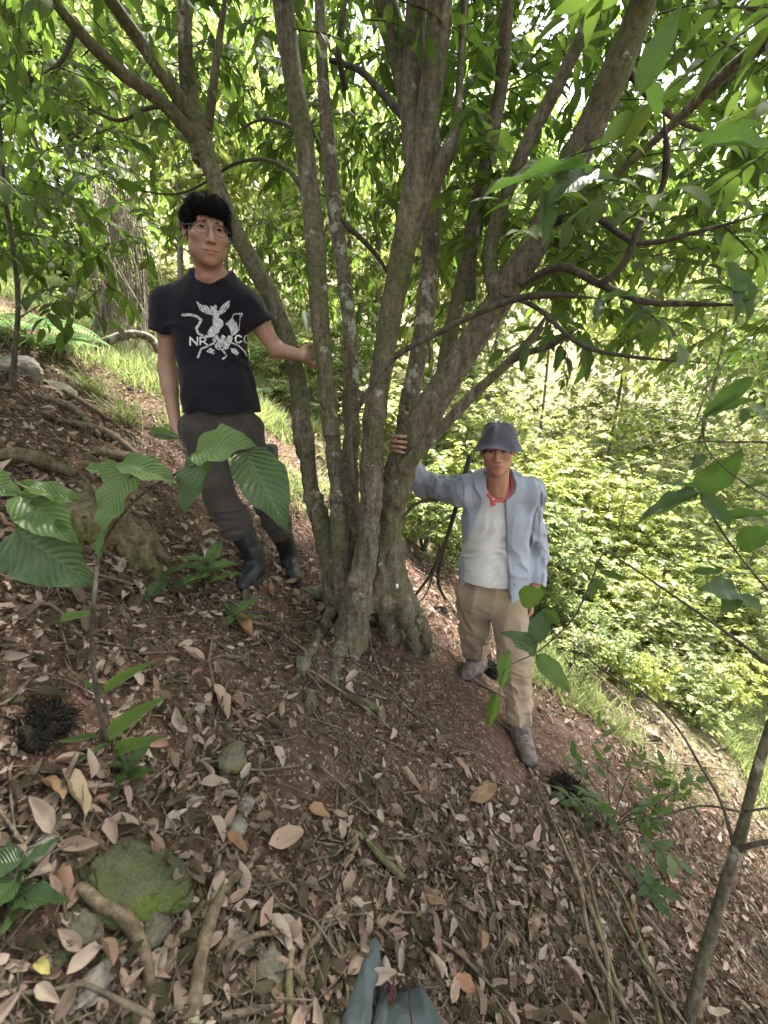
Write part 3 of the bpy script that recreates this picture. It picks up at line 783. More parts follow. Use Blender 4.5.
S = [ # px, Y, h, w, n, leaf, size, words
 (-20, 4.6, .8, .6, 150, 'lime_leaf', .07, 'low lime-green bush'), (25, 5.6, 1.0, .8, 190, 'far_leaf', .08, 'rounded green bush'), (60, 7.4, 1.5, 1.0, 200, 'dark_leaf', .09, 'dark thicket'),
 (105, 7.8, 1.7, 1.0, 200, 'pale_leaf', .09, 'greyish-green thicket'), (150, 6.6, 1.3, .9, 200, 'far_leaf', .08, 'green bush'), (185, 8.2, 1.8, 1.1, 200, 'lime_leaf', .09, 'tall yellow-green bush'),
 (250, 5.6, 1.1, .8, 220, 'far_leaf', .07, 'fine-leaved bush'), (290, 6.8, 1.4, .9, 200, 'lime_leaf', .08, 'lime bush'), (300, 4.7, .55, .5, 120, 'pale_leaf', .06, 'low pale bush'),
 (340, 7.6, 1.8, 1.0, 220, 'far_leaf', .08, 'green bush'), (375, 5.6, 1.2, .7, 220, 'pale_leaf', .07, 'pale leafy bush'), (405, 8.4, 2.0, 1.2, 240, 'lime_leaf', .09, 'tall lime bush'),
 (425, 4.3, .9, .45, 150, 'far_leaf', .06, 'slender bush'), (445, 6.4, 1.7, .9, 240, 'pale_leaf', .075, 'silvery-green bush'), (470, 8.0, 2.3, 1.1, 260, 'far_leaf', .085, 'tall green bush'),
 (500, 5.4, 1.5, .7, 240, 'lime_leaf', .065, 'bright yellow-green bush'), (530, 7.0, 2.1, 1.0, 260, 'pale_leaf', .08, 'big pale bush'), (552, 4.5, 1.2, .5, 190, 'far_leaf', .055, 'dense small-leaved bush'),
 (575, 9.0, 2.8, 1.3, 280, 'lime_leaf', .09, 'tall sunlit bush'), (600, 6.0, 1.9, .9, 270, 'lime_leaf', .07, 'yellow-green bush with small leaves'), (625, 7.6, 2.4, 1.1, 270, 'pale_leaf', .08, 'tangled grey-green bush'),
 (655, 9.4, 3.0, 1.3, 280, 'far_leaf', .1, 'tall rounded bush'), (672, 5.6, 1.7, .8, 250, 'far_leaf', .065, 'leafy green bush'), (700, 7.2, 2.4, 1.1, 270, 'lime_leaf', .075, 'spreading lime bush'),
 (735, 9.2, 3.0, 1.4, 280, 'pale_leaf', .1, 'broad pale bush'), (745, 5.8, 1.7, .8, 240, 'dark_leaf', .065, 'dark green bush'), (790, 7.0, 2.5, 1.2, 260, 'far_leaf', .08, 'large green bush'),
 (715, 4.6, .8, .5, 150, 'pale_leaf', .05, 'low silvery bush'), (600, 4.2, .45, .35, 80, 'far_leaf', .045, 'low green bush'), (830, 5.4, 1.6, .9, 200, 'lime_leaf', .07, 'lime-leaved bush'),
 (640, 11.5, 3.2, 1.6, 280, 'far_leaf', .12, 'far-off tall bush'), (540, 11.5, 3.2, 1.6, 280, 'pale_leaf', .12, 'far-off pale bush'), (740, 12, 3.2, 1.7, 280, 'lime_leaf', .12, 'far-off lime bush'), (440, 11, 3.0, 1.6, 260, 'far_leaf', .12, 'far-off green bush'),
 (120, 11, 3, 1.6, 260, 'far_leaf', .12, 'far-off shaded bush'), (240, 11, 3, 1.6, 260, 'lime_leaf', .12, 'far-off yellowish bush'), (0, 10, 3, 1.6, 240, 'dark_leaf', .12, 'far-off dark bush'), (340, 11.5, 3, 1.6, 260, 'pale_leaf', .12, 'far-off greyish bush'),
]
S += [(478, 4.6, .8, .4, 150, 'pale_leaf', .045, 'fine-leaved pale bush close'), (520, 4.2, .6, .35, 140, 'lime_leaf', .045, 'small lime bush close'), (560, 5.0, 1.3, .55, 230, 'pale_leaf', .055, 'hazy pale bush'), (590, 5.0, .8, .5, 200, 'far_leaf', .05, 'leafy low bush'),
 (618, 5.2, 1.2, .6, 240, 'pale_leaf', .055, 'light grey-green bush'), (650, 4.9, .9, .5, 220, 'lime_leaf', .05, 'low yellowish bush'), (690, 5.0, 1.1, .6, 240, 'pale_leaf', .055, 'light-coloured bush'), (725, 5.4, 1.5, .7, 250, 'lime_leaf', .06, 'sunny lime bush'),
 (765, 5.0, 1.2, .6, 230, 'pale_leaf', .055, 'pale bush leaning out'), (455, 5.4, 1.2, .5, 200, 'lime_leaf', .055, 'lime bush between stem and hat'), (510, 6.2, 1.9, .8, 260, 'lime_leaf', .07, 'tall yellow-leaved bush'), (575, 6.6, 2.2, .9, 280, 'lime_leaf', .07, 'high yellow-green bush'),
 (640, 6.4, 2.1, .9, 280, 'far_leaf', .07, 'mid-green thicket'), (700, 6.2, 1.9, .8, 260, 'pale_leaf', .065, 'thick pale shrub'), (760, 6.4, 2.1, .9, 260, 'lime_leaf', .07, 'high lime shrub')]
S += [(600, 3.5, .35, .3, 110, 'pale_leaf', .035, 'ankle-high pale bush'), (640, 3.7, .5, .35, 130, 'far_leaf', .04, 'knee-high green bush'), (680, 3.6, .45, .35, 130, 'lime_leaf', .035, 'knee-high lime bush'), (715, 3.9, .6, .4, 150, 'pale_leaf', .04, 'bushy grey-green growth'),
 (750, 3.7, .5, .35, 130, 'far_leaf', .04, 'knee-high leafy bush'), (665, 4.3, .8, .45, 170, 'pale_leaf', .045, 'waist-high pale bush'), (620, 4.4, .7, .4, 160, 'lime_leaf', .045, 'waist-high lime bush'), (780, 4.2, .7, .4, 150, 'lime_leaf', .045, 'waist-high yellowish bush'), (570, 4.0, .5, .3, 120, 'far_leaf', .04, 'shin-high bush')]
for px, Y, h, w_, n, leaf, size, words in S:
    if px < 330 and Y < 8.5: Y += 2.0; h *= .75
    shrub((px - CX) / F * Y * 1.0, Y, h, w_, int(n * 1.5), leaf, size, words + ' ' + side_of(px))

# low growth carpeting the slope beyond
def undergrowth():
    rs = np.random.default_rng(5); n = 9000
    Y = rs.uniform(4.5 ** 2, 16 ** 2, n) ** .5; X = rs.uniform(-1.05, 1.2, n) * Y
    P = np.stack([X, Y, ground(X, Y) + rs.uniform(.03, .35, n) * np.clip((Y - 4) / 5, .2, 1)], -1)
    k = fbm(P * np.array([.8, .8, 0]) + 3, 2, 8) + rs.uniform(-.4, .4, n) - .5 * np.clip((6.8 - Y) / 1.5, 0, 1.6)
    P = P[k > -.05]
    D = rand_dirs(len(P), rs) * np.array([1, 1, .3]) + np.array([0, 0, .5])
    mb = MB(); half = len(P) // 2
    sprays(mb, P[:half], D[:half], .22, 6, .085, TPL_FAR, 0, 1, .002, .4, rs, twigs=False)
    sprays(mb, P[half:], D[half:], .22, 6, .085, TPL_FAR, 1, 1, .002, .4, rs, twigs=False)
    tag(mb.build('undergrowth', [M['far_leaf'], M['pale_leaf']]), 'low leafy growth carpeting the slope beyond the clearing', 'undergrowth', kind='stuff')
undergrowth()
# ------------------------------------------------------------------ leaf litter, twigs, soil crumbs
UPV = np.array([0, 0, 1.0])
def gnorms(P, e=.03):
    x, y = P[:, 0], P[:, 1]
    n = np.stack([-(ground(x + e, y) - ground(x - e, y)) / (2 * e), -(ground(x, y + e) - ground(x, y - e)) / (2 * e), np.ones(len(x))], -1)
    return n / np.linalg.norm(n, axis=1)[:, None]
def floor_points(n, rs, ymax=8.0, bare=1.0):
    d = rs.uniform(0, 1, n) ** 1.35 * (ymax - .3) + .3
    x = rs.uniform(-1.15, 1.15, n) * (d + .35); y = d - .15 + rs.uniform(-.15, .15, n)
    P = np.stack([x, y, ground(x, y)], -1)
    px, py, dd = project(P)
    m = fbm(P * np.array([1.7, 1.7, 0]), 3, 41)
    # trodden bare earth below the tree and between the roots
    b = np.exp(-((px - 390) / 150) ** 2 - ((py - 730) / 130) ** 2) * .85 * bare + .35 * bare * np.exp(-((px - 540) / 70) ** 2 - ((py - 900) / 90) ** 2)
    b = b - 1.5 * np.exp(-((px - 80) / 120) ** 2 - ((py - 450) / 80) ** 2)
    keep = (m * .8 + .55 - b + rs.uniform(-.35, .35, n)) > 0
    far = rs.uniform(size=n) > np.clip((y + .9 * x - 5.2) / 2.5 + .8 * fbm(P * 1.1, 2, 6), 0, .93)
    return P[keep & far]
LT = [leaf_template(.46, 4, .25, .35, curl=.35), leaf_template(.4, 4, -.15, -.25, curl=-.3), leaf_template(.5, 4, .35, .1, curl=.6), leaf_template(.36, 4, .1, .6, curl=.2, pointed=.7), leaf_template(.3, 4, .6, -.3)]
LS = [leaf_template(.6, 2, .2, .2), leaf_template(.35, 2, .3, -.3), leaf_template(.8, 2, -.2, .3)]
def rootlets():
    rs = np.random.default_rng(12); mb = MB(); P = floor_points(900, rs, 4.5, -.2)[:620]
    for p in P:
        a = rs.uniform(0, 6.28); ln = rs.uniform(.1, .42); n = 6; q = p[:2].copy(); pts = []
        for k in range(n):
            pts.append([q[0], q[1], gz(q[0], q[1]) + .006 + .014 * math.sin(math.pi * k / (n - 1)) * rs.uniform(.2, 1)]); a += rs.normal() * .45; q = q + np.array([math.cos(a), math.sin(a)]) * ln / n
        r0 = rs.uniform(.0012, .0042); mb.add(*tube(np.array(pts), [r0 * .7, r0, r0, r0 * .9, r0 * .7, r0 * .3], 5, .025)[:2])
    tag(mb.build('rootlets', M['rootlet']), 'thin pale surface roots and bent twigs tangled through the litter', 'roots', kind='stuff')
rootlets()
def crumpled(seed):
    rs = np.random.default_rng(seed)
    V, Q, uv = leaf_template(rs.uniform(.3, .5), 8, rs.uniform(-.1, .5), rs.uniform(-.5, .5), curl=rs.uniform(-.6, .8), cols=2, pointed=rs.uniform(.6, .95))
    V[:, 2] += .05 * vnoise(V * 4 + seed * 3.1, seed) + .025 * vnoise(V * 11 + seed, seed); V[:, 1] *= 1 + .16 * vnoise(np.stack([V[:, 0] * 7, np.sign(V[:, 1]), V[:, 0] * 0], -1), seed + 3)
    V[:, 1] += rs.uniform(-.3, .3) * V[:, 0] ** 2
    if seed % 4 == 0: V[:, 0] = np.minimum(V[:, 0], .72 + .08 * vnoise(V * 9, 4))      # broken tip
    return V, Q, uv
LC_ = [crumpled(k) for k in range(20)]
def litter():
    rs = np.random.default_rng(99); mb = MB()
    def lay(P, size, tp, tilt, lift, m=0):
        nrm = gnorms(P); D = rand_dirs(len(P), rs); D -= nrm * (D * nrm).sum(1)[:, None] * (1 - tilt)
        Nn = nrm + rs.normal(size=P.shape) * tilt
        for V, Q, uv in instance(tp, P + nrm * (lift * rs.uniform(.1, 1, len(P)))[:, None], frames(D, Nn), size, rs): mb.add(V, Q, uv=uv, m=m)
    P = floor_points(62000, rs); nr = P[:, 1] < 2.7; lay(P[~nr], rs.lognormal(-3.3, .36, (~nr).sum()).clip(.014, .09), LT, .5, .02); lay(P[nr], rs.lognormal(-3.48, .5, nr.sum()).clip(.008, .09), LC_, .33, .018)
    P = floor_points(110000, rs, 6.5, .3); lay(P, rs.uniform(.006, .022, len(P)), LS, .6, .008)
    P = floor_points(4200, rs, 5); lay(P, rs.uniform(.032, .075, len(P)), LC_, .38, .022, 1)
    tag(mb.build('leaf_litter', [M['litter'], M['litter_pink']]), 'brown and pinkish fallen leaves covering the slope', 'leaf litter', kind='stuff')
    # twigs
    mb = MB(); P = floor_points(10000, rs, 6, .2); nrm = gnorms(P); D = rand_dirs(len(P), rs); D[:, 0] *= 1.2
    D -= nrm * (D * nrm).sum(1)[:, None] * .93; D /= np.linalg.norm(D, axis=1)[:, None]
    S = np.cross(nrm, D); S /= np.linalg.norm(S, axis=1)[:, None]; ln = rs.lognormal(-2.5, .6, len(P)).clip(.03, .45); r = ln * rs.uniform(.008, .02, len(P)) + .0008
    tt = np.array([-.5, -.15, .2, .5]); bend = rs.normal(size=(len(P), 4)) * .07 * ln[:, None]
    C = P[:, None] + D[:, None] * (ln[:, None] * tt)[..., None] + S[:, None] * bend[..., None] + nrm[:, None] * (.008 + .012 * rs.uniform(size=(len(P), 1)))[..., None]
    g = ground(C[..., 0], C[..., 1]); C[..., 2] = np.maximum(C[..., 2], g + .003)
    an = np.array([0, 1.57, 3.14, 4.71])
    V = C[:, :, None] + (S[:, None, None] * np.cos(an)[:, None] + nrm[:, None, None] * np.sin(an)[:, None]) * (r[:, None] * np.array([1, .9, .7, .4]))[..., None, None]
    q = np.array([[a * 4 + b, a * 4 + (b + 1) % 4, a * 4 + 4 + (b + 1) % 4, a * 4 + 4 + b] for a in range(3) for b in range(4)])
    q = q[None] + (np.arange(len(P)) * 16)[:, None, None]
    mb.add(V.reshape(-1, 3), q.reshape(-1, 4))
    tag(mb.build('twig_litter', [M['dead_wood']]), 'thin dry twigs and rootlets scattered in the leaf litter', 'twigs', kind='stuff')
litter()
def rock(px, py, size, mat, label, squash=(1, .8, .5), seed=0, name='rock', cat='rock', sink=.3, group=None, yaw=0, lift=0, P=None, tiltx=0):
    import bmesh
    bm = bmesh.new(); bmesh.ops.create_icosphere(bm, subdivisions=5, radius=1)
    V = np.array([v.co[:] for v in bm.verts]); F_ = np.array([[v.index for v in f.verts] for f in bm.faces]); bm.free()
    rs = np.random.default_rng(seed)
    for k in range(11):
        n = rand_dirs(1, rs)[0]; d = rs.uniform(.58, .85); h = V @ n - d; V = V - np.outer(np.maximum(h, 0) * .92, n)
    V = V * (1 + .13 * fbm(V * 2 + seed, 3, seed) + .035 * fbm(V * 9 + seed, 3, seed + 2))[:, None]; V += .02 * np.stack([vnoise(V * 9 + 5 * k, seed) for k in range(3)], -1)
    V = V * np.array(squash) * size
    c, s = math.cos(yaw), math.sin(yaw); V = V @ np.array([[c, -s, 0], [s, c, 0], [0, 0, 1]]).T
    c0 = on_ground(px, py) if P is None else np.array(P)
    fr = frames(np.array([[1.0, 0, 0]]) - 0 * c0, gnormal(c0[0], c0[1])[None])[0] if True else None
    z = gnormal(c0[0], c0[1]); x = np.array([1, 0, 0.]) - z * z[0]; x /= np.linalg.norm(x); y = np.cross(z, x)
    V = V @ np.stack([x, y, z], 0)
    o = c0 + z * (squash[2] * size * (1 - sink * 2) * .5 + lift)
    return tag(mesh_np(name, V + o, [F_], M[mat], origin=o), label, cat, group)
rock(146, 882, .122, 'mossy_rock', 'large flat rock covered in bright green moss', (1, .78, .22), 3, sink=.15, yaw=.2)
rock(150, 932, .05, 'rock', 'grey-green stone just below the large mossy rock', (.8, .9, .6), 5)
rock(231, 762, .06, 'rock', 'angular olive-grey rock right of the small broad-leaved seedling', (.75, 1, .7), 8, sink=.1, yaw=-.4)
rock(366, 708, .055, 'mossy_rock', 'small stone capped with vivid green moss below the tree', (1.1, .6, .5), 9, sink=.1)
rock(302, 667, .07, 'rock', 'narrow greenish stone just below the tree foot', (.5, 1, .5), 12, sink=.2, yaw=.3)
rock(310, 703, .05, 'rock', 'greenish stone half buried below the narrow one', (.5, 1, .5), 14, yaw=.1)
rock(94, 984, .048, 'grey_rock', 'smooth pale elongated stone in the bottom left corner', (.55, 1.2, .4), 15, sink=.0, yaw=-.6)
rock(39, 855, .032, 'grey_rock', 'small pale stone left of the large mossy rock', (.8, 1, .6), 17, sink=0)
rock(196, 709, .026, 'grey_rock', 'small light grey pebble on the soil', (1, .9, .7), 19, sink=0)
rock(212, 547, .055, 'grey_rock', 'pale beige stone beside the left rubber boot', (1, .8, .6), 20, sink=.1)
rock(22, 376, .13, 'grey_rock', 'big grey boulder at the top of the bank on the left', (1, .8, .75), 22, sink=0)
rock(-12, 372, .15, 'grey_rock', 'grey boulder cut by the left edge of the view', (1, .8, .7), 24, sink=0)
rock(22, 574, .045, 'rock', 'brownish stone below the low dark leaves on the left', (1, .8, .6), 26, sink=0)
rock(148, 503, .05, 'rock', 'grey stone in the litter above the stump', (1.2, .8, .5), 27)
rock(60, 392, .10, 'rock', 'flat stone on the crest of the bank', (1.3, .8, .4), 29, sink=.1)
rock(392, 855, .028, 'rock', 'small olive stone beside the mossy root', (1, 1, .7), 31)
rock(75, 940, .05, 'rock', 'grey stone sunk in the earth left of the pale root', (1, .9, .5), 33, sink=.35)
rock(265, 975, .05, 'rock', 'grey-green stone near the bottom edge', (1, .9, .5), 35, sink=.3)
rock(135, 440, .07, 'rock', 'slab of grey stone on the bank left of the man in black', (1.5, .7, .35), 37, sink=.2)
rs0 = np.random.default_rng(51)
mb_p = floor_points(900, rs0, 5.5, .2)
def pebbles():
    import bmesh
    bm = bmesh.new(); bmesh.ops.create_icosphere(bm, subdivisions=1, radius=1)
    V0 = np.array([v.co[:] for v in bm.verts]); T0 = np.array([[v.index for v in f.verts] for f in bm.faces]); bm.free()
    n = len(mb_p); s = rs0.lognormal(-4.5, .45, n).clip(.006, .035)
    V = V0[None] * (1 + .25 * rs0.normal(size=(n, len(V0), 1))) * s[:, None, None] * np.array([1, .9, .6])
    V = V + mb_p[:, None]
    tag(mesh_np('pebbles', V.reshape(-1, 3), [(T0[None] + (np.arange(n) * len(V0))[:, None, None]).reshape(-1, 3)], M['grey_rock'], smooth=False), 'small stones and crumbs mixed in the soil', 'pebbles', kind='stuff')
pebbles()

def leaf_col(name, c1, c2):
    return leaf_material(name, [(0, c1), (1, c2)], tuple(min(1, v * 1.2) for v in c2), .12, veins=True, rough=.65, spec=.25)
LC = {'pink': leaf_col('pinkish_leaf', (.42, .27, .22), (.5, .35, .28)), 'tan': leaf_col('tan_leaf', (.33, .23, .15), (.42, .31, .22)), 'orange': leaf_col('orange_leaf', (.3, .15, .09), (.38, .2, .12)),
      'brown': leaf_col('brown_leaf', (.27, .15, .09), (.33, .2, .13)), 'red': leaf_col('reddish_leaf', (.36, .15, .1), (.42, .2, .14)), 'mauve': leaf_col('mauve_leaf', (.3, .18, .16), (.36, .24, .2)), 'green': M['broad_leaf'], 'yellow': leaf_col('yellow_leaf', (.5, .42, .14), (.6, .5, .2))}
FL = [(268, 850, 302, 838, .6, 'pink', 'broad pale pink fallen leaf lying flat in the middle of the litter'), (309, 812, 328, 823, .9, 'orange', 'small round orange-tan fallen leaf above the broad pale one'),
      (352, 832, 340, 880, .35, 'tan', 'long upright tan leaf right of the broad pale one'), (470, 803, 492, 790, .5, 'brown', 'curled brown leaf below the hiking shoe'),
      (455, 760, 470, 785, .35, 'pink', 'narrow pink fallen leaf left of the hiking shoe'), (235, 618, 250, 645, .6, 'orange', 'salmon leaf in the litter below the rubber boots'),
      (214, 690, 226, 728, .5, 'pink', 'crumpled pink leaf on bare soil'), (62, 778, 84, 828, .6, 'tan', 'big curled tan leaf under the seedling on the left'), (44, 784, 62, 812, .7, 'brown', 'torn pale brown leaf beside the big curled one'),
      (20, 850, 8, 898, .5, 'mauve', 'dull mauve leaf at the left edge'), (118, 975, 128, 1010, .45, 'pink', 'pink leaf at the bottom edge left of centre'), (690, 950, 706, 966, .8, 'orange', 'orange leaf on the slope left of the thin trunk'),
      (100, 968, 125, 945, .3, 'green', 'narrow green fallen leaf lying over the pale stone'), (452, 985, 480, 1005, .7, 'red', 'reddish leaf right of the fabric bag'), (535, 905, 525, 930, .5, 'tan', 'tan leaf on the bare soil at the lower right'),
      (228, 838, 246, 862, .5, 'orange', 'folded orange-brown leaf right of the large mossy rock'), (402, 770, 418, 800, .3, 'pink', 'slender pinkish leaf below the mossy capped stone'), (418, 903, 445, 908, .4, 'brown', 'curled brown leaf below the mossy root'),
      (205, 665, 180, 655, .6, 'pink', 'wide pinkish leaf left of the salmon leaf'), (38, 968, 52, 985, .7, 'yellow', 'yellowish leaf in the bottom left corner'), (660, 738, 640, 730, .6, 'tan', 'dry leaf on the bright slope at right')]
CURL = leaf_template(1.0, 14, .12, -.12, cols=4, wave=.15, pointed=.7, curl=-.12)
for ax0, ay0, bx0, by0, wd, m_, lab in FL:
    a = on_ground(ax0, ay0, .018); b = on_ground(bx0, by0, .022); d = b - a; Ln = np.linalg.norm(d)
    V, Q, uv = CURL; V = V * np.array([Ln, Ln * wd * .72, Ln]); V[:, 2] += Ln * .07 * vnoise(V / Ln * 4 + ax0, 3); V[:, 1] *= 1 + .12 * vnoise(V / Ln * 6, 5)
    fr = frames(d[None], (gnormal(a[0], a[1]) + rng.normal(size=3) * .2)[None])[0]
    tag(mesh_np('fallen_leaf', V @ fr.T + a, [Q], LC[m_], uv=uv, origin=a), lab, 'fallen leaf')

# ------------------------------------------------------------------ roots and dead wood
def ground_tube(name, pts, radii, mat, label, cat, sides=12, rough=.3, lift=0.0, kids=()):
    P = []
    for a in pts:
        P.append(on_ground(a[0], a[1], lift + (.012 if name == 'root' else 0) + (a[2] if len(a) > 2 else 0)))
    P = np.array(P); n = len(P)
    o = P[0].copy()
    root = None
    mb = MB(); mb.add(*tube(P, radii, sides, .012, rough, int(pts[0][0]) % 97))
    for kp, kr in kids:
        K = np.array([on_ground(a[0], a[1], lift + (a[2] if len(a) > 2 else 0)) for a in kp]); mb.add(*tube(K, kr, max(6, sides - 3), .012, rough, int(kp[0][1]) % 97))
    return tag(mb.build(name, M[mat], origin=o), label, cat)
ground_tube('root', [(84, 897, .02), (102, 915, .02), (128, 930, .02), (146, 962, .012), (152, 998, 0), (150, 1030, -.01)], [0.0103, 0.0112, 0.0129, 0.0112, 0.0077, 0.0052], 'root', 'knobbly pale root curving below the large mossy rock', 'root')
ground_tube('root', [(252, 870, .01), (225, 900, .02), (205, 955, .02), (192, 1030, .0)], [0.0077, 0.0103, 0.0138, 0.0138], 'root', 'thick brown root running down to the bottom edge', 'root', kids=[([(205, 905, .01), (180, 940, .01), (160, 980, .01), (150, 1010, 0)], [.006, .009, .009, .007]), ([(220, 858, .01), (215, 885, .01), (205, 920, .01)], [.006, .008, .01])])
ground_tube('root', [(300, 928, .01), (280, 942, .02), (258, 945, .02), (235, 958, .02), (226, 975, .0)], [0.0043, 0.0069, 0.0077, 0.0077, 0.0069], 'root', 'thin yellowish crooked root left of the fabric bag', 'root')
ground_tube('root', [(358, 830, .01), (372, 855, .02), (392, 875, .02), (410, 888, .0)], [0.0052, 0.0112, 0.0129, 0.0069], 'mossy_wood', 'short moss-covered root in the middle of the slope', 'root')
ground_tube('root', [(326, 920, .01), (318, 945, .02), (305, 962, .015), (300, 1000, 0)], [0.0034, 0.0060, 0.0069, 0.0052], 'root', 'thin brown root above the fabric bag', 'root')
ground_tube('root', [(294, 945, .0), (290, 980, .02), (290, 1030, .0)], [0.0069, 0.0086, 0.0086], 'root', 'straight root beside the yellowish crooked one', 'root')
ground_tube('stick', [(430, 938, .02), (460, 962, .03), (490, 990, .02), (520, 1020, .02)], [.004, .006, .006, .005], 'dead_wood', 'long dry stick right of the fabric bag', 'stick')
ground_tube('stick', [(232, 772, .02), (262, 775, .02), (300, 770, .02)], [.003, .004, .003], 'dead_wood', 'thin stick right of the angular rock', 'stick')
ground_tube('stick', [(30, 612, .02), (55, 615, .03), (85, 645, .02)], [.004, .005, .004], 'dead_wood', 'bent pale stick left of the sapling stem', 'stick')
ground_tube('stick', [(480, 705, .0), (500, 725, .02), (520, 740, .02), (548, 760, .02), (600, 800, 0)], [.005, .006, .007, .007, .005], 'dead_wood', 'stick lying across the path by the hiking shoe', 'stick')
ground_tube('stick', [(448, 652, .02), (470, 680, .03), (505, 700, .02)], [.008, .009, .006], 'root', 'grey branch on the ground below the rear shoe', 'stick')
ground_tube('stick', [(420, 560, .02), (440, 590, .02), (460, 620, .02)], [.008, .01, .007], 'dead_wood', 'straight dead branch behind the tree', 'stick')
ground_tube('stick', [(768, 735, .06), (740, 748, .06), (715, 752, .03)], [.016, .014, .01], 'root', 'pale broken branch at the right edge', 'stick')
ground_tube('stick', [(640, 765, .03), (680, 770, .06), (735, 775, .05)], [.006, .007, .005], 'dead_wood', 'bare pale stick on the bright slope', 'stick')
ground_tube('stick', [(170, 577, .02), (215, 563, .03), (238, 555, .02)], [.006, .007, .005], 'dead_wood', 'stick leading to the rubber boots', 'stick')
for i, (a, b, c_, d_) in enumerate([((535, 785), (560, 850), (592, 930), (628, 1030)), ((560, 800), (580, 860), (600, 950), (612, 1035)), ((548, 812), (575, 880), (590, 960), (640, 1040)), ((590, 860), (618, 900), (640, 960), (660, 1035)), ((600, 890), (622, 940), (650, 990), (690, 1040))]):
    ground_tube('root', [(*a, .02), (*b, .04), (*c_, .05), (*d_, .02)], [0.0043, 0.0069, 0.0086, 0.0077], ['root', 'mossy_wood'][i % 2],
                ['long root starting under the black fibrous clump', 'dark-sided root second in the bundle at the lower right', 'middle root of the bundle at the lower right', 'root of the bundle nearest the leafy seedling', 'root of the bundle nearest the thin trunk'][i], 'root')
# bank on the left: logs, slabs and a mossy stump
ground_tube('log', [(-10, 468, .05), (30, 470, .06), (76, 482, .04)], [.026, .034, .022], 'mossy_wood', 'short rotting log lying across the bank on the left', 'log', 14, .25)
ground_tube('log', [(60, 425, .03), (110, 440, .04), (150, 470, .02)], [.018, .026, .016], 'dead_wood', 'slim dead branch on the bank left of the man in black', 'log', 12, .3)
ground_tube('log', [(35, 400, .03), (75, 418, .06), (100, 440, .03)], [.02, .028, .02], 'dead_wood', 'grey dead branch higher on the bank', 'log', 12, .3)
ground_tube('log', [(95, 455, .02), (130, 462, .03), (160, 462, .02)], [.03, .032, .02], 'dead_wood', 'flat piece of brown wood at the foot of the bank', 'log', 12, .3)
ground_tube('log', [(120, 430, .02), (85, 410, .05), (60, 390, .02)], [.012, .016, .012], 'root', 'thin pale branch near the crest of the bank', 'log', 10, .3)
def stump():
    c0 = on_ground(78, 535)
    f = Field(c0 + [-.5, -.45, -.5], c0 + [.85, .6, .5], .009)
    f.cone(c0 + [-.02, .05, -.15], c0 + [-.04, .08, .12], .12, .08, .05)
    def g_(a, b, l): return on_ground(a, b, l)
    f.chain([c0 + [0, 0, .05], g_(112, 535, .05), g_(140, 548, .04), g_(168, 560, -.01)], [.09, .06, .045, .03], .05)
    f.chain([g_(118, 540, .04), g_(138, 565, .03), g_(160, 585, .0)], [.045, .035, .02], .04)
    f.chain([c0 + [-.05, -.05, 0], g_(55, 560, .0)], [.08, .04], .05)
    f.ell(c0 + [.0, -.12, .0], (.06, .09, .07), .03, 's'); f.ell(c0 + [.16, -.1, -.1], (.07, .1, .05), .03, 's')
    f.ell(c0 + [-.03, .06, .22], (.08, .08, .07), .03, 's')
    f.displace(lambda P: .026 * fbm(P * np.array([12, 12, 4]), 3, 3) + .012 * fbm(P * np.array([45, 45, 9]), 2, 7) + .006 * fbm(P * 70, 2, 7), .07)
    V, Q = f.mesh()
    tag(mesh_np('stump', V, [fix_winding(V, Q)], M['mossy_wood'], origin=c0), 'hollow mossy stump with a buttress root, behind the broad sapling leaves', 'stump')
stump()
M['black_fibre'] = bark('black_fibre', (.006, .005, .004), (.022, .016, .012), (.012, .01, .008), (.03, .025, .02), .6, .75)
M['red_fibre'] = bark('red_fibre', (.12, .05, .02), (.25, .12, .05), (.12, .06, .03), (.25, .15, .08), .6, .7)
def fibre_clump(px, py, r, label, seed, mat='black_fibre', name='root_clump', h=.4):
    c0 = on_ground(px, py); rs = np.random.default_rng(seed)
    n = 420; a = rs.uniform(0, 6.28, n); q = rs.uniform(0, 1, n) ** .6
    mb = MB()
    f = Field(c0 - r * 1.6, c0 + r * 1.6, r / 16)
    f.ell(c0 + [0, 0, r * .05], (r, r * .8, r * h), .03); f.displace(lambda P: r * .25 * fbm(P * 2.2 / r, 3, seed))
    V, Q = f.mesh(); mb.add(V, fix_winding(V, Q))
    for k in range(n):
        s = c0 + np.array([math.cos(a[k]) * r * q[k], math.sin(a[k]) * r * .8 * q[k], r * h * math.sqrt(max(0, 1 - q[k] ** 2)) * .9])
        d = rs.normal(size=3) * r * .3 + np.array([math.cos(a[k]), math.sin(a[k]), -.5]) * r * .12
        e = s + d; m_ = (s + e) / 2 + rs.normal(size=3) * r * .12 + [0, 0, r * .08]
        e[2] = max(e[2], gz(e[0], e[1]) + .002)
        mb.add(*tube([s, m_, e], [.0022, .0018, .0008], 3, .02, nmin=4, cap=False)[:2])
    tag(mb.build(name, M[mat], origin=c0), label, 'root clump')
fibre_clump(38, 728, .075, 'black fibrous clump lying in the litter at the left edge', 1)
fibre_clump(562, 792, .10, 'black fibrous clump at the base of the leafy seedling on the right', 2)
fibre_clump(487, 672, .085, 'black lump for the dark hole between the legs of the man in the hat', 3, h=.7)  # shade of the hole modelled as a black lump
fibre_clump(440, 612, .055, 'small dark clump on the ground behind the tree roots', 5)
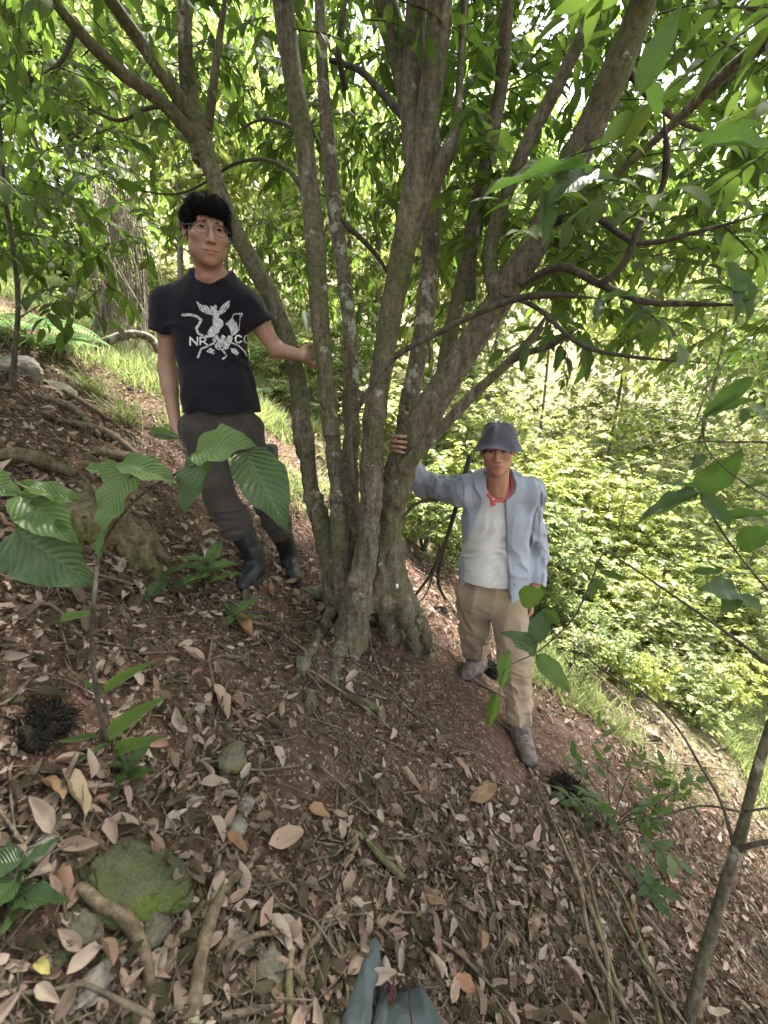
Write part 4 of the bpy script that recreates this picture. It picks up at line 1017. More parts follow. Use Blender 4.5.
def brown_stump():
    c0 = on_ground(487, 665) + np.array([0, .12, 0]); c0[2] = gz(c0[0], c0[1])
    f = Field(c0 + [-.16, -.16, -.1], c0 + [.16, .16, .4], .008)
    f.cone(c0 + [0, 0, -.03], c0 + [-.01, 0, .22], .06, .035, .02); f.displace(lambda P: .014 * fbm(P * np.array([20, 20, 6]), 3, 3))
    V, Q = f.mesh(); tag(mesh_np('stump', V, [fix_winding(V, Q)], M['red_fibre'], origin=c0), 'small reddish-brown stump behind the legs of the man in the hat', 'stump')
brown_stump()

# ------------------------------------------------------------------ grass and ferns
def grass(name, px0, px1, Y0, Y1, n, h, label, seed, thr=.0, tuft=False, mat='grass_blade', dens=1.3):
    rs = np.random.default_rng(seed)
    Y = rs.uniform(Y0 ** 2, Y1 ** 2, n) ** .5; X = (rs.uniform(px0, px1, n) - CX) / F * Y
    P = np.stack([X, Y, ground(X, Y)], -1)
    k = fbm(P * np.array([dens, dens, 0]) + seed, 3, seed) + rs.uniform(-.3, .3, n); P = P[k > thr]
    D = rand_dirs(len(P), rs) * np.array([.6, .6, .1]) + np.array([0, 0, 1.0])
    tp = [leaf_template(.055, 4, .3, .45), leaf_template(.045, 4, .2, .7), leaf_template(.07, 4, .3, .25)]
    mb = MB()
    for V, Q, uv in instance(tp, P, frames(D, rand_dirs(len(P), rs)), h * rs.uniform(.4, 1.3, len(P)), rs): mb.add(V, Q, uv=uv)
    tag(mb.build(name, M[mat]), label, 'grass', kind='stuff')
grass('grass', -30, 345, 3.4, 8.5, 52000, .17, 'short sunlit grass in the clearing left of the tree', 3, -.12)
grass('grass', 545, 900, 2.75, 7.5, 52000, .15, 'thin pale grass on the slope at right', 4, .05)
grass('grass', 330, 560, 3.8, 7, 9000, .16, 'grass seen between the tree stems', 6, .2)
def tuft(px, py, h, n, label, seed, mat='grass_blade', lean=(0, 0, 0)):
    c0 = on_ground(px, py); rs = np.random.default_rng(seed)
    P = c0 + rs.normal(size=(n, 3)) * np.array([.05, .05, 0]); P[:, 2] = ground(P[:, 0], P[:, 1]) - .01
    D = rand_dirs(n, rs) * np.array([.7, .7, .1]) + np.array([0, 0, 1.1]) + np.array(lean)
    mb = MB()
    for V, Q, uv in instance([leaf_template(.028, 8, .3, .6), leaf_template(.022, 8, .2, .9), leaf_template(.03, 8, .3, .35)], P, frames(D, rand_dirs(n, rs) + np.array([0, 0, 2.0])), h * rs.uniform(.5, 1.15, n), rs): mb.add(V, Q, uv=uv)
    tag(mb.build('grass_tuft', M[mat], origin=c0), label, 'grass tuft', 'grass tufts on the right slope')
for i, (a, b, h, n, l) in enumerate([(640, 600, .75, 90, 'tall pale grass tuft with long arching blades right of the man in the hat'), (662, 655, .45, 110, 'bright green grass tuft below the pale arching one'), (705, 700, .36, 130, 'bushy green grass tuft near the right edge'),
                                     (745, 690, .4, 90, 'grass tuft cut by the right edge'), (700, 640, .6, 70, 'thin-bladed grass tuft among the shrubs at right'), (672, 790, .25, 70, 'small grass tuft on the bright slope'), (620, 735, .2, 60, 'low grass tuft beside the slender weed'), (735, 715, .3, 90, 'wide low grass tuft close to the right edge')]):
    tuft(a, b, h, n, l, 70 + i)
for i, (a, b, h, n, l) in enumerate([(250, 425, .3, 90, 'grass tuft right behind the man in black'), (310, 500, .32, 80, 'grass tuft between the two leftmost stems'), (95, 395, .28, 90, 'yellowish grass tuft on the crest left of the man in black'), (125, 420, .26, 80, 'low grass tuft above the dead branches')]):
    tuft(a, b, h, n, l, 90 + i)
def fern(px, py, L0, nf, label, seed, az=None, P=None):
    c0 = on_ground(px, py) if P is None else np.array(P); rs = np.random.default_rng(seed)
    root = empty('fern', c0, label, 'fern', 'ferns in the clearing')
    tp = [leaf_template(.3, 2, .1, .1)]
    for k in range(nf):
        a = 6.28 * k / nf + rs.uniform(-.3, .3); ln = L0 * rs.uniform(.7, 1.1)
        t = np.linspace(0, 1, 26); dirh = np.array([math.cos(a), math.sin(a), 0])
        C = c0 + dirh * (ln * t[:, None] * .85) + UPV * (ln * (.75 * t - .72 * t ** 2))[:, None]
        T_ = np.gradient(C, axis=0); T_ /= np.linalg.norm(T_, axis=1)[:, None]
        S_ = np.cross(T_, UPV); S_ /= np.linalg.norm(S_, axis=1)[:, None]
        mb = MB(); pw = ln * .24 * np.sin(np.pi * np.clip(t * .9 + .1, 0, 1)) ** .8
        for sg in (1, -1):
            for V, Q, uv in instance(tp, C[3:], frames(S_[3:] * sg + T_[3:] * .45 - UPV * .15, np.tile(UPV, (23, 1))), pw[3:], rs): mb.add(V, Q, uv=uv)
        V, Q, T2 = tube(C[::5], [.004, .003, .002, .002, .001, .001][:len(C[::5])], 4, .05); mb.add(V, Q, T2)
        mb.build('frond', M['fern'], root)
for i, (a, b, l0, nf, l) in enumerate([(40, 350, .7, 8, 'pale green fern at the top of the bank on the left'), (265, 395, .5, 7, 'fern behind the waist of the man in black'), (20, 335, .8, 8, 'fern partly hidden by the leaning branch at the left edge'), (300, 410, .45, 7, 'small fern seen left of the stems'), (748, 668, .4, 8, 'bluish fern at the right edge above the grass')]):
    fern(a, b, l0, nf, l, 200 + i)

# ------------------------------------------------------------------ things in the clearing on the left
def pole(name, pts, radii, mat, label, cat):
    P = np.array([atY(*p) for p in pts]); mb = MB(); mb.add(*tube(P, radii, 10, .03, .12, int(pts[0][0])))
    return tag(mb.build(name, M[mat], origin=P[0]), label, cat)
def foot(px, py): return on_ground(px, py)[1]
pole('dead_tree', [(52, 358, 5.0), (62, 325, 5.1), (74, 285, 5.2), (84, 240, 5.3), (90, 190, 5.4)], [.055, .05, .045, .04, .035], 'bark_pale', 'thin whitish leaning trunk furthest left in the clearing', 'dead tree')
pole('dead_tree', [(88, 352, 5.3), (97, 325, 5.4), (106, 298, 5.5), (112, 240, 5.6), (116, 190, 5.7)], [.05, .045, .04, .035, .03], 'bark_pale', 'thin whitish trunk nearer the man in black', 'dead tree')
pole('fallen_branch', [(58, 368, 4.6), (82, 352, 4.7), (110, 340, 4.8), (135, 334, 4.9), (152, 340, 5.0), (158, 352, 5.0)], [.04, .045, .045, .04, .04, .035], 'bark_pale', 'pale fallen branch arching over the grass left of the man in black', 'fallen branch')
def vines():
    rs = np.random.default_rng(8); c0 = atY(125, 330, 5.4)
    mb = MB()
    for k in range(110):
        a = atY(rs.uniform(88, 135), rs.uniform(150, 250), rs.uniform(5.2, 6)); b = atY(rs.uniform(108, 168), rs.uniform(320, 420), rs.uniform(4.9, 5.8)); b[2] = max(b[2], gz(b[0], b[1]))
        m_ = (a + b) / 2 + rs.normal(size=3) * np.array([.12, .15, .06]); mb.add(*tube([a, m_, b], [.006, .005, .003], 4, .12, cap=False)[:2])
    tag(mb.build('hanging_vines', M['bark_far'], origin=c0), 'tangle of dry hanging stems left of the man in black', 'vines', kind='stuff')
vines()

# ------------------------------------------------------------------ foreground plants
def plant_root(name, px, py, label, cat='sapling', group=None):
    return empty(name, on_ground(px, py), label, cat, group)
def stem_part(root, rows, mat='twig', name='stem', sides=8):
    mb = MB()
    for r in rows:
        P = np.array([atY(a, b, Y) for a, b, Y, _ in r]); mb.add(*tube(P, [q[3] for q in r], sides, .02, .12, int(r[0][0]) % 91))
    return mb.build(name, M[mat], root)
def leaves_part(root, rows, tpl=None, mat='broad_leaf', name='leaf'):
    for a in rows:
        mb = MB(); leaf_at(mb, *a[:7], a[7] if len(a) > 7 and a[7] is not None else (tpl or BIG), roll=a[8] if len(a) > 8 else 0, hint=a[9] if len(a) > 9 else (0, -.75, .65))
        mb.build(name, M[a[10]] if len(a) > 10 else M[mat], root)
g1 = on_ground(106, 742); yb = g1[1]
sap = plant_root('sapling', 106, 742, 'knee-high sapling with broad quilted leaves in front of the man in black')
yl = 1.28
stem_part(sap, [[(106, 745, yb, .006), (98, 700, yb * .97, .006), (92, 650, yb * .95, .0055), (95, 590, yb * .9 + .04, .005), (100, 552, 1.33, .005), (118, 520, 1.3, .004), (148, 490, 1.3, .004), (188, 468, 1.28, .0035), (222, 452, 1.25, .0025)],
                [(100, 552, 1.33, .004), (104, 530, 1.3, .003), (118, 500, 1.28, .003), (132, 474, 1.25, .002)], [(118, 500, 1.28, .003), (80, 500, 1.25, .002), (40, 498, 1.22, .0015), (14, 495, 1.2, .0015)], [(188, 468, 1.28, .003), (180, 440, 1.3, .002), (150, 432, 1.32, .0015)]])
leaves_part(sap, [
  (130, 470, 98, 532, 1.28, 1.16, .58, HEART, .15), (78, 502, 14, 480, 1.25, 1.2, .40, BIG, .3), (20, 494, 74, 540, 1.25, 1.14, .5, BIG, -.1), (16, 530, 86, 582, 1.22, 1.08, .6, HEART, 0, (0, -.8, .5), 'deep_leaf'),
  (122, 462, 174, 480, 1.3, 1.2, .42, BIG, -.2), (-30, 478, 18, 492, 1.2, 1.15, .6, BIG, .1), (128, 474, 82, 466, 1.3, 1.35, .35, BIG, .2), (104, 530, 98, 556, 1.25, 1.15, .5, BIG, .5),
  (196, 452, 252, 442, 1.28, 1.18, .62, BIG, .0), (246, 452, 286, 526, 1.28, 1.08, .5, BIG, -.25, (.1, -.85, .4), 'deep_leaf'), (206, 452, 182, 514, 1.3, 1.2, .55, BIG, .3, (0, -.85, .4), 'deep_leaf'), (150, 432, 182, 438, 1.35, 1.3, .3, BIG, .8, (0, -.3, .9), 'deep_leaf')])
g2 = on_ground(112, 750)[1]
sd2 = plant_root('seedling', 112, 752, 'small seedling with narrow green leaves at the foot of the broad-leaved sapling', 'seedling')
stem_part(sd2, [[(112, 755, g2, .003), (112, 735, g2, .003), (108, 715, g2, .002), (104, 690, g2, .0015)]])
leaves_part(sd2, [(108, 738, 143, 702, g2 - .02, g2 - .1, .42), (100, 735, 52, 742, g2 - .02, g2 - .1, .3), (112, 742, 72, 762, g2 - .02, g2 - .12, .28), (104, 692, 136, 664, g2, g2 - .05, .4), (104, 694, 80, 680, g2, g2 - .02, .4), (115, 750, 142, 740, g2, g2 - .1, .4), (60, 620, 88, 610, g2 + .1, g2 + .05, .4)], TPL_NEAR[0], 'broad_leaf')
def seedling(px, py, h, nl, size, label, seed, mat='broad_leaf', spreadv=.6, w=1.0):
    c0 = on_ground(px, py); root = empty('seedling', c0, label, 'seedling'); rs = np.random.default_rng(seed)
    top = c0 + np.array([rs.uniform(-.1, .1) * h, rs.uniform(-.1, .1), h]); mb = MB(); mb.add(*tube([c0, (c0 + top) / 2 + rs.normal(size=3) * .01, top], [.003, .0025, .0015], 6, .02)); mb.build('stem', M['twig'], root)
    for k in range(nl):
        t = .35 + .65 * k / nl; p = c0 + (top - c0) * t; a = k * 2.4 + rs.uniform(-.4, .4)
        d = np.array([math.cos(a), math.sin(a), rs.uniform(-.1, .5)])
        fr = frames(d[None], np.array([[0, 0, 1.0]]) + rs.normal(size=(1, 3)) * .25)[0]; V, Q, uv = BIG; s = size * rs.uniform(.7, 1.15)
        V = V * np.array([s, s * rs.uniform(.34, .5) * w, s]); mesh_np('leaf', V @ fr.T + p, [Q], M[mat], root, uv=uv)
seedling(205, 598, .16, 8, .17, 'low plant with pale broad leaves left of the rubber boots', 1)
seedling(238, 622, .06, 4, .14, 'tiny plant with long pale leaves in front of the rubber boots', 2)
seedling(172, 592, .1, 4, .13, 'little bluish-leaved plant right of the stump root', 3, 'deep_leaf')
seedling(128, 785, .08, 6, .07, 'tiny green sprout above the large mossy rock', 4, 'dark_leaf')
seedling(5, 925, .09, 5, .1, 'dark-leaved plant in the lower left corner', 5, 'deep_leaf', w=1.4)
seedling(48, 905, .07, 3, .1, 'thin plant with narrow upright leaves left of the pale root', 6, 'broad_leaf', w=.6)
seedling(240, 806, .02, 2, .03, 'single tiny green sprout on bare soil', 7)
seedling(135, 960, .03, 3, .025, 'tiny sprout beside the pale root', 8)
seedling(640, 895, .12, 6, .11, 'seedling with drooping dark leaves below the leafy one at right', 9, 'deep_leaf')
def leafy(px, py, h, w, n, size, label, seed, mat):
    c0 = on_ground(px, py); root = empty('seedling', c0, label, 'seedling'); rs = np.random.default_rng(seed); mb = MB(); le = MB()
    for k in range(n):
        a = rs.uniform(0, 6.28); e = c0 + np.array([math.cos(a) * w * rs.uniform(.4, 1), math.sin(a) * w * rs.uniform(.4, 1), h * rs.uniform(.4, 1)]); e[2] = max(e[2], gz(e[0], e[1]) + .08)
        mb.add(*tube([c0, (c0 + e) / 2 + [0, 0, .05], e], [.003, .0025, .0015], 5, .03)); D = (e - c0) / np.linalg.norm(e - c0)
        sprays(le, ((c0 + e) / 2)[None], D[None] + 0.0, np.linalg.norm(e - c0) * .7, 7, size, TPL_NEAR, 0, 0, .001, .3, rs, twigs=False)
    mb.build('stem', M['twig'], root); le.build('foliage', M[mat], root)
leafy(610, 830, .36, .26, 13, .085, 'leafy dark green seedling beside the black clump at the lower right', 31, 'dark_leaf')
leafy(655, 810, .3, .2, 6, .08, 'seedling with pointed leaves behind the leafy dark one', 32, 'crown_leaf')
leafy(580, 690, .4, .1, 7, .04, 'slender weed with tiny leaves right of the man in the hat', 33, 'far_leaf')
leafy(560, 690, .2, .15, 5, .035, 'small weed beside the leg of the man in the hat', 35, 'far_leaf')

# thin trunk at the lower right with its side twigs
rt = plant_root('young_tree', 690, 1020, 'young tree with a thin bare trunk in the lower right corner', 'young tree')
g3 = on_ground(690, 1030)[1]
rt.location = Vector([float(v) for v in on_ground(680, 1050)])
stem_part(rt, [[(672, 1070, g3, .021), (692, 1005, g3 + .02, .0195), (706, 950, g3 + .04, .0175), (722, 895, g3 + .06, .0165), (738, 845, g3 + .08, .0165), (752, 790, g3 + .1, .014), (768, 735, g3 + .12, .013), (800, 640, g3 + .14, .012), (840, 480, g3 + .16, .01)]], 'bark', 'trunk', 14)
stem_part(rt, [[(735, 850, g3 + .08, .006), (722, 805, g3 + .1, .0045), (700, 765, g3 + .13, .004), (675, 725, g3 + .18, .0035), (640, 690, g3 + .2, .003), (600, 668, g3 + .22, .0025), (570, 640, g3 + .24, .002)]], name='twig')
stem_part(rt, [[(736, 852, g3 + .08, .009), (752, 845, g3 + .04, .008), (790, 838, g3, .006)]], name='twig')
stem_part(rt, [[(742, 812, g3 + .09, .004), (700, 806, g3 + .14, .003), (650, 820, g3 + .18, .002)], [(742, 812, g3 + .09, .003), (768, 808, g3 + .06, .003)]], name='twig')
# arching twig with big leaves beside the man in the hat
br = empty('young_tree', on_ground(800, 900), 'spindly plant arching in from the right with veined leaves before the khaki trousers', 'young tree')
stem_part(br, [[(800, 900, 1.0, .006), (830, 780, 1.05, .006), (800, 690, 1.1, .0055), (768, 664, 1.15, .005), (720, 628, 1.2, .0045), (665, 590, 1.25, .004), (625, 563, 1.3, .0035), (604, 553, 1.32, .003), (590, 585, 1.33, .003), (572, 620, 1.34, .0028), (545, 646, 1.35, .0025), (532, 655, 1.35, .002)],
               [(610, 557, 1.32, .0015), (650, 556, 1.35, .0015), (690, 572, 1.38, .0015), (768, 574, 1.4, .002)], [(532, 655, 1.35, .002), (505, 670, 1.36, .0018), (498, 700, 1.37, .0015)],
               [(590, 700, 1.4, .001), (560, 650, 1.4, .0012)]])
leaves_part(br, [(536, 655, 571, 692, 1.35, 1.25, .5), (536, 652, 504, 632, 1.36, 1.3, .4, None, .3, (0, -.8, .6), 'deep_leaf'), (534, 645, 548, 606, 1.36, 1.45, .5, None, -.5, (0, -.8, .6), 'deep_leaf'), (520, 600, 545, 592, 1.36, 1.3, .8, None, 0, (0, -.8, .6), 'crown_leaf'),
                 (510, 650, 500, 690, 1.37, 1.35, .35, None, .7), (497, 692, 488, 728, 1.37, 1.33, .35, None, .4, (0, -.8, .5), 'crown_leaf'), (545, 610, 560, 625, 1.36, 1.36, .5, None, .4, (0, -.8, .5), 'crown_leaf'),
                 (597, 585, 608, 590, 1.33, 1.3, .8, None, 0, (0, -.8, .5), 'crown_leaf'), (600, 570, 625, 578, 1.33, 1.3, .35, None, .8, (0, -.8, .5), 'dark_leaf'), (597, 578, 590, 600, 1.33, 1.3, .5, None, .8, (0, -.8, .5), 'dark_leaf'),
                 (692, 571, 724, 571, 1.38, 1.35, .32, None, .2, (0, -.8, .5), 'dark_leaf')])
hr = empty('young_tree', on_ground(860, 800), 'plant at the right edge with dark insect-eaten leaves against the bright shrubs', 'young tree')
stem_part(hr, [[(860, 800, .95, .006), (850, 680, 1.0, .005), (800, 620, 1.05, .004), (768, 590, 1.1, .0035), (735, 550, 1.15, .003), (712, 515, 1.2, .0025), (700, 490, 1.22, .002)],
               [(850, 680, 1.0, .004), (830, 480, 1.0, .004), (780, 446, 1.05, .003), (730, 442, 1.1, .0025), (690, 443, 1.15, .002), (655, 455, 1.18, .0015), (600, 480, 1.2, .001)],
               [(768, 590, 1.1, .002), (745, 598, 1.12, .0015), (735, 580, 1.14, .0015)],
               [(702, 418, 1.1, .002), (708, 450, 1.12, .002), (740, 480, 1.1, .002), (790, 510, 1.05, .003)]])
leaves_part(hr, [(699, 490, 742, 452, 1.2, 1.1, .55), (698, 492, 640, 518, 1.22, 1.15, .26, None, .4), (700, 492, 732, 528, 1.2, 1.12, .45, None, .2), (716, 518, 775, 513, 1.2, 1.1, .3, None, .1), (698, 488, 662, 482, 1.22, 1.2, .25, None, .7),
                 (738, 545, 775, 530, 1.13, 1.05, .7), (735, 590, 703, 588, 1.13, 1.1, .6), (737, 592, 722, 612, 1.13, 1.1, .7), (740, 594, 762, 612, 1.12, 1.05, .7), (755, 365 + 12, 700, 418, 1.0, 1.08, .32), (800, 355, 757, 372, .95, 1.0, .35),
                 (706, 416, 754, 398, 1.1, 1.0, .35, None, .5), (745, 408, 742, 425, 1.1, 1.08, .6), (755, 405, 768, 420, 1.1, 1.05, .6), (770, 482, 742, 488, 1.05, 1.1, .4), (705, 455, 690, 470, 1.14, 1.12, .4), (600, 300, 596, 322, 1.45, 1.4, .4)], BIG, 'dark_leaf')
lf = empty('young_tree', on_ground(12, 392), 'slim sapling trunk rising from the boulder at the left edge', 'young tree')
yy_ = on_ground(12, 392)[1]
stem_part(lf, [[(12, 396, yy_, .018), (15, 350, yy_, .014), (18, 300, yy_, .012), (12, 240, yy_, .011), (4, 190, yy_, .01), (0, 130, yy_, .009), (-10, 60, yy_, .008)], [(16, 320, yy_, .005), (40, 305, yy_, .003)], [(15, 345, yy_, .005), (0, 335, yy_, .003)]], name='trunk')
mb = MB(); rs = np.random.default_rng(3); P = region(26, -60, 110, 150, 300, yy_ - .3, yy_ + .5, 0, 44); sprays(mb, P, rand_dirs(len(P), rs) * np.array([1, 1, .3]) + [0, 0, -.2], .3, 8, .12, TPL_NEAR, 0, 1, .003, .7, rs)
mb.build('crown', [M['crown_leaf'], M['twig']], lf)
# drooping bare twigs behind the tree by the man in the hat
bw = empty('dead_branch', atY(455, 500, 2.35), 'drooping bare dark branch between the tree and the man in the hat', 'dead branch')
stem_part(bw, [[(470, 455, 2.5, .016), (458, 500, 2.5, .015), (446, 540, 2.48, .013), (430, 575, 2.45, .011), (412, 600, 2.42, .008), (404, 618, 2.4, .006)], [(446, 540, 2.48, .01), (438, 578, 2.5, .012), (445, 600, 2.5, .005)], [(440, 545, 2.45, .006), (428, 590, 2.42, .005), (415, 606, 2.4, .004)],
               [(400, 520, 2.2, .008), (420, 502, 2.35, .009), (450, 500, 2.45, .009)], [(400, 555, 2.2, .004), (430, 530, 2.3, .004), (470, 505, 2.5, .003)]], name='branch')
def tiny_tag(px, py, Y, w_, h_, label, tilt=0):
    c0 = atY(px, py, Y); V = np.array([[x * w_ / 2, y * .001, z * h_ / 2] for x in (-1, 1) for y in (-1, 1) for z in (-1, 1)], float)
    V[:, 0] += tilt * V[:, 2]; V[:, 1] += .15 * V[:, 2]
    Q = np.array([[0, 1, 3, 2], [4, 6, 7, 5], [0, 4, 5, 1], [2, 3, 7, 6], [0, 2, 6, 4], [1, 5, 7, 3]])
    tag(mesh_np('plastic_tag', V + c0, [Q], M['tag'], smooth=False, origin=c0), label, 'tag')
m, nt, out = nodes('white_plastic'); principled(nt, out, (.62, .63, .6), .5); M['tag'] = m
tiny_tag(306, 322, 2.12, .014, .10, 'narrow white plastic tag hanging beside the raised hand', -.15)
tiny_tag(397, 586, 2.03, .014, .022, 'small white scrap stuck to the foot of the tree')

# ------------------------------------------------------------------ fabric bag at the bottom edge
def bag():
    m, nt, out = nodes('grey_green_fabric'); co = objco(nt)
    c = ramp(nt, noise(nt, 14, 4, .6, co), [(.3, (.04, .052, .054)), (.7, (.066, .082, .085))]); w_ = noise(nt, 260, 2, .5, co)
    principled(nt, out, c, .85, bump(nt, w_, .4, .002), .2); M['bagcloth'] = m
    m, nt, out = nodes('maroon_cord'); principled(nt, out, (.05, .006, .015), .8); M['maroon'] = m
    g0 = on_ground(372, 1010); root = empty('bag', g0, 'grey-green fabric bag with maroon lacing at the bottom edge', 'bag')
    f = Field(g0 + [-.28, -.45, -.2], g0 + [.4, .35, .3], .0035)
    a = on_ground(373, 955, .02); b = on_ground(368, 985, .035); c1 = on_ground(358, 1030, .045); c2 = on_ground(352, 1080, .05)
    f.chain([a, b, c1, c2], [.013, .019, .024, .026], .012); f.ell(a + [0, -.012, .006], (.015, .02, .012), .01)
    f.chain([on_ground(381, 975, .02), on_ground(383, 1000, .02), on_ground(379, 1050, .02)], [.008, .013, .016], .01)
    f.chain([on_ground(360, 985, .01), on_ground(350, 1015, .01), on_ground(343, 1080, .02)], [.008, .014, .02], .012)
    f.displace(lambda P: .005 * (1 - 2 * np.abs(vnoise(P * np.array([34, 12, 20]), 3))) + .003 * fbm(P * 40, 2, 5), .03)
    V, Q = f.mesh(); mesh_np('strap', V, [fix_winding(V, Q)], M['bagcloth'], root)
    f = Field(g0 + [-.1, -.45, -.3], g0 + [.5, .3, .3], .004)
    f.ell(on_ground(420, 1040, .0), (.065, .08, .045), .02); f.ell(on_ground(412, 1012, .0), (.045, .04, .022), .02); f.ell(on_ground(395, 1060, .0), (.06, .08, .05), .02)
    f.displace(lambda P: .012 * (1 - 2 * np.abs(vnoise(P * np.array([14, 10, 14]), 8))) + .004 * fbm(P * 30, 2, 5), .04)
    V, Q = f.mesh(); mesh_np('pouch', V, [fix_winding(V, Q)], M['bagcloth'], root)
    mb = MB(); rs = np.random.default_rng(2)
    for k in range(2):
        P = [on_ground(388 + rs.uniform(-6, 12), 1000 + rs.uniform(-6, 18), .05 + rs.uniform(0, .02)) for _ in range(5)]; mb.add(*tube(P, [.0022] * 5, 6, .006))
    mb.add(*tube([on_ground(400, 998, .055), on_ground(408, 1008, .07), on_ground(409, 1030, .09), on_ground(412, 1060, .1)], [.002] * 4, 6, .01))
    mb.build('cord', M['maroon'], root)
bag()
# ------------------------------------------------------------------ people
from mathutils.bvhtree import BVHTree
def skin_mat(name, mul):
    m, nt, out = nodes(name); co = objco(nt)
    at_ = N(nt, 'ShaderNodeVertexColor'); at_.layer_name = 'Col'
    n_ = noise(nt, 28, 4, .6, co); n2 = noise(nt, 160, 2, .6, co)
    c = mix(nt, mix(nt, .5, n_, n_), at_.outputs[0], mix(nt, 1, at_.outputs[0], (.88, .78, .74), 'MULTIPLY'))
    c = mix(nt, 1, c, mul, 'MULTIPLY')
    p = principled(nt, out, c, .5, bump(nt, n2, .18, .0012), .4)
    p.inputs['Subsurface Weight'].default_value = .12; p.inputs['Subsurface Radius'].default_value = (.012, .005, .003); p.inputs['Subsurface Scale'].default_value = .6
    return m
def cloth_mat(name, c1, c2, scale=420, rough=.9, bmp=.3, stripe=None):
    m, nt, out = nodes(name); co = objco(nt)
    c = ramp(nt, noise(nt, 9, 4, .6, co), [(.3, c1), (.7, c2)])
    w1 = N(nt, 'ShaderNodeTexWave'); w1.inputs['Scale'].default_value = scale / 3; w1.bands_direction = 'X'; L(nt, co, w1.inputs[0])
    w2 = N(nt, 'ShaderNodeTexWave'); w2.inputs['Scale'].default_value = scale / 3; w2.bands_direction = 'Z'; L(nt, co, w2.inputs[0])
    h = mix(nt, .5, w1.outputs['Fac'], w2.outputs['Fac'])
    c = mix(nt, .12, c, h, 'MULTIPLY')
    p = principled(nt, out, c, rough, bump(nt, mix(nt, .5, h, noise(nt, 60, 3, .6, co)), bmp, .0015), .15)
    p.inputs['Sheen Weight'].default_value = .1
    return m
M['skin1'] = skin_mat('skin', (.95, .95, .95)); M['skin2'] = skin_mat('tanned_skin', (.70, .66, .63))
M['navy'] = cloth_mat('navy_cotton', (.0055, .005, .0095), (.009, .008, .0145))
M['darkgrey'] = cloth_mat('dark_grey_twill', (.036, .031, .03), (.055, .047, .044))
M['khaki'] = cloth_mat('khaki_twill', (.235, .175, .115), (.305, .235, .165))
M['bluecloth'] = cloth_mat('pale_blue_cotton', (.25, .28, .345), (.32, .35, .415))
M['whitecloth'] = cloth_mat('off_white_jersey', (.46, .46, .45), (.56, .56, .55))
M['pinkcloth'] = cloth_mat('coral_pink_cotton', (.55, .1, .13), (.62, .14, .17))
M['hatcloth'] = cloth_mat('grey_blue_canvas', (.08, .08, .105), (.115, .115, .145))
m, nt, out = nodes('black_rubber'); principled(nt, out, ramp(nt, noise(nt, 30, 4, .6, objco(nt)), [(.4, (.008, .01, .012)), (.7, (.022, .025, .027))]), .52, None, .35); M['rubber'] = m
m, nt, out = nodes('black_hair'); principled(nt, out, (.006, .005, .005), .8, bump(nt, noise(nt, 12, 5, .7, objco(nt, (9, 9, 3))), .8, .006), .08); M['hair'] = m
m, nt, out = nodes('dark_eye'); principled(nt, out, (.006, .004, .003), .6, None, .1); M['iris'] = m
m, nt, out = nodes('eye_white'); principled(nt, out, (.26, .21, .19), .4, None, .4); M['eyewhite'] = m
m, nt, out = nodes('thin_metal'); principled(nt, out, (.12, .10, .08), .35, None, .5, Metallic=.6); M['metal'] = m
m, nt, out = nodes('lens_glass')
tr = N(nt, 'ShaderNodeBsdfTransparent'); gl = N(nt, 'ShaderNodeBsdfGlossy'); gl.inputs['Roughness'].default_value = .03
fz = N(nt, 'ShaderNodeFresnel'); fz.inputs[0].default_value = 1.12; ms = N(nt, 'ShaderNodeMixShader')
L(nt, fz.outputs[0], ms.inputs[0]); L(nt, tr.outputs[0], ms.inputs[1]); L(nt, gl.outputs[0], ms.inputs[2]); L(nt, ms.outputs[0], out.inputs[0]); M['lens'] = m
m, nt, out = nodes('shirt_print'); principled(nt, out, ramp(nt, noise(nt, 120, 3, .6, objco(nt)), [(.35, (.28, .29, .31)), (.65, (.55, .56, .58))]), .8); M['print'] = m
m, nt, out = nodes('print_letters'); principled(nt, out, (.6, .6, .62), .8); M['letters'] = m
m, nt, out = nodes('shoe_suede'); principled(nt, out, ramp(nt, noise(nt, 30, 4, .6, objco(nt)), [(.35, (.06, .045, .04)), (.65, (.17, .13, .12))]), .85); M['shoe'] = m
m, nt, out = nodes('shoe_sole'); principled(nt, out, (.02, .018, .018), .8); M['sole'] = m
m, nt, out = nodes('shoe_lace'); principled(nt, out, (.25, .22, .2), .8); M['lace'] = m
m, nt, out = nodes('white_button'); principled(nt, out, (.7, .68, .66), .4); M['button'] = m
m, nt, out = nodes('blue_button'); principled(nt, out, (.3, .33, .4), .4); M['bbutton'] = m

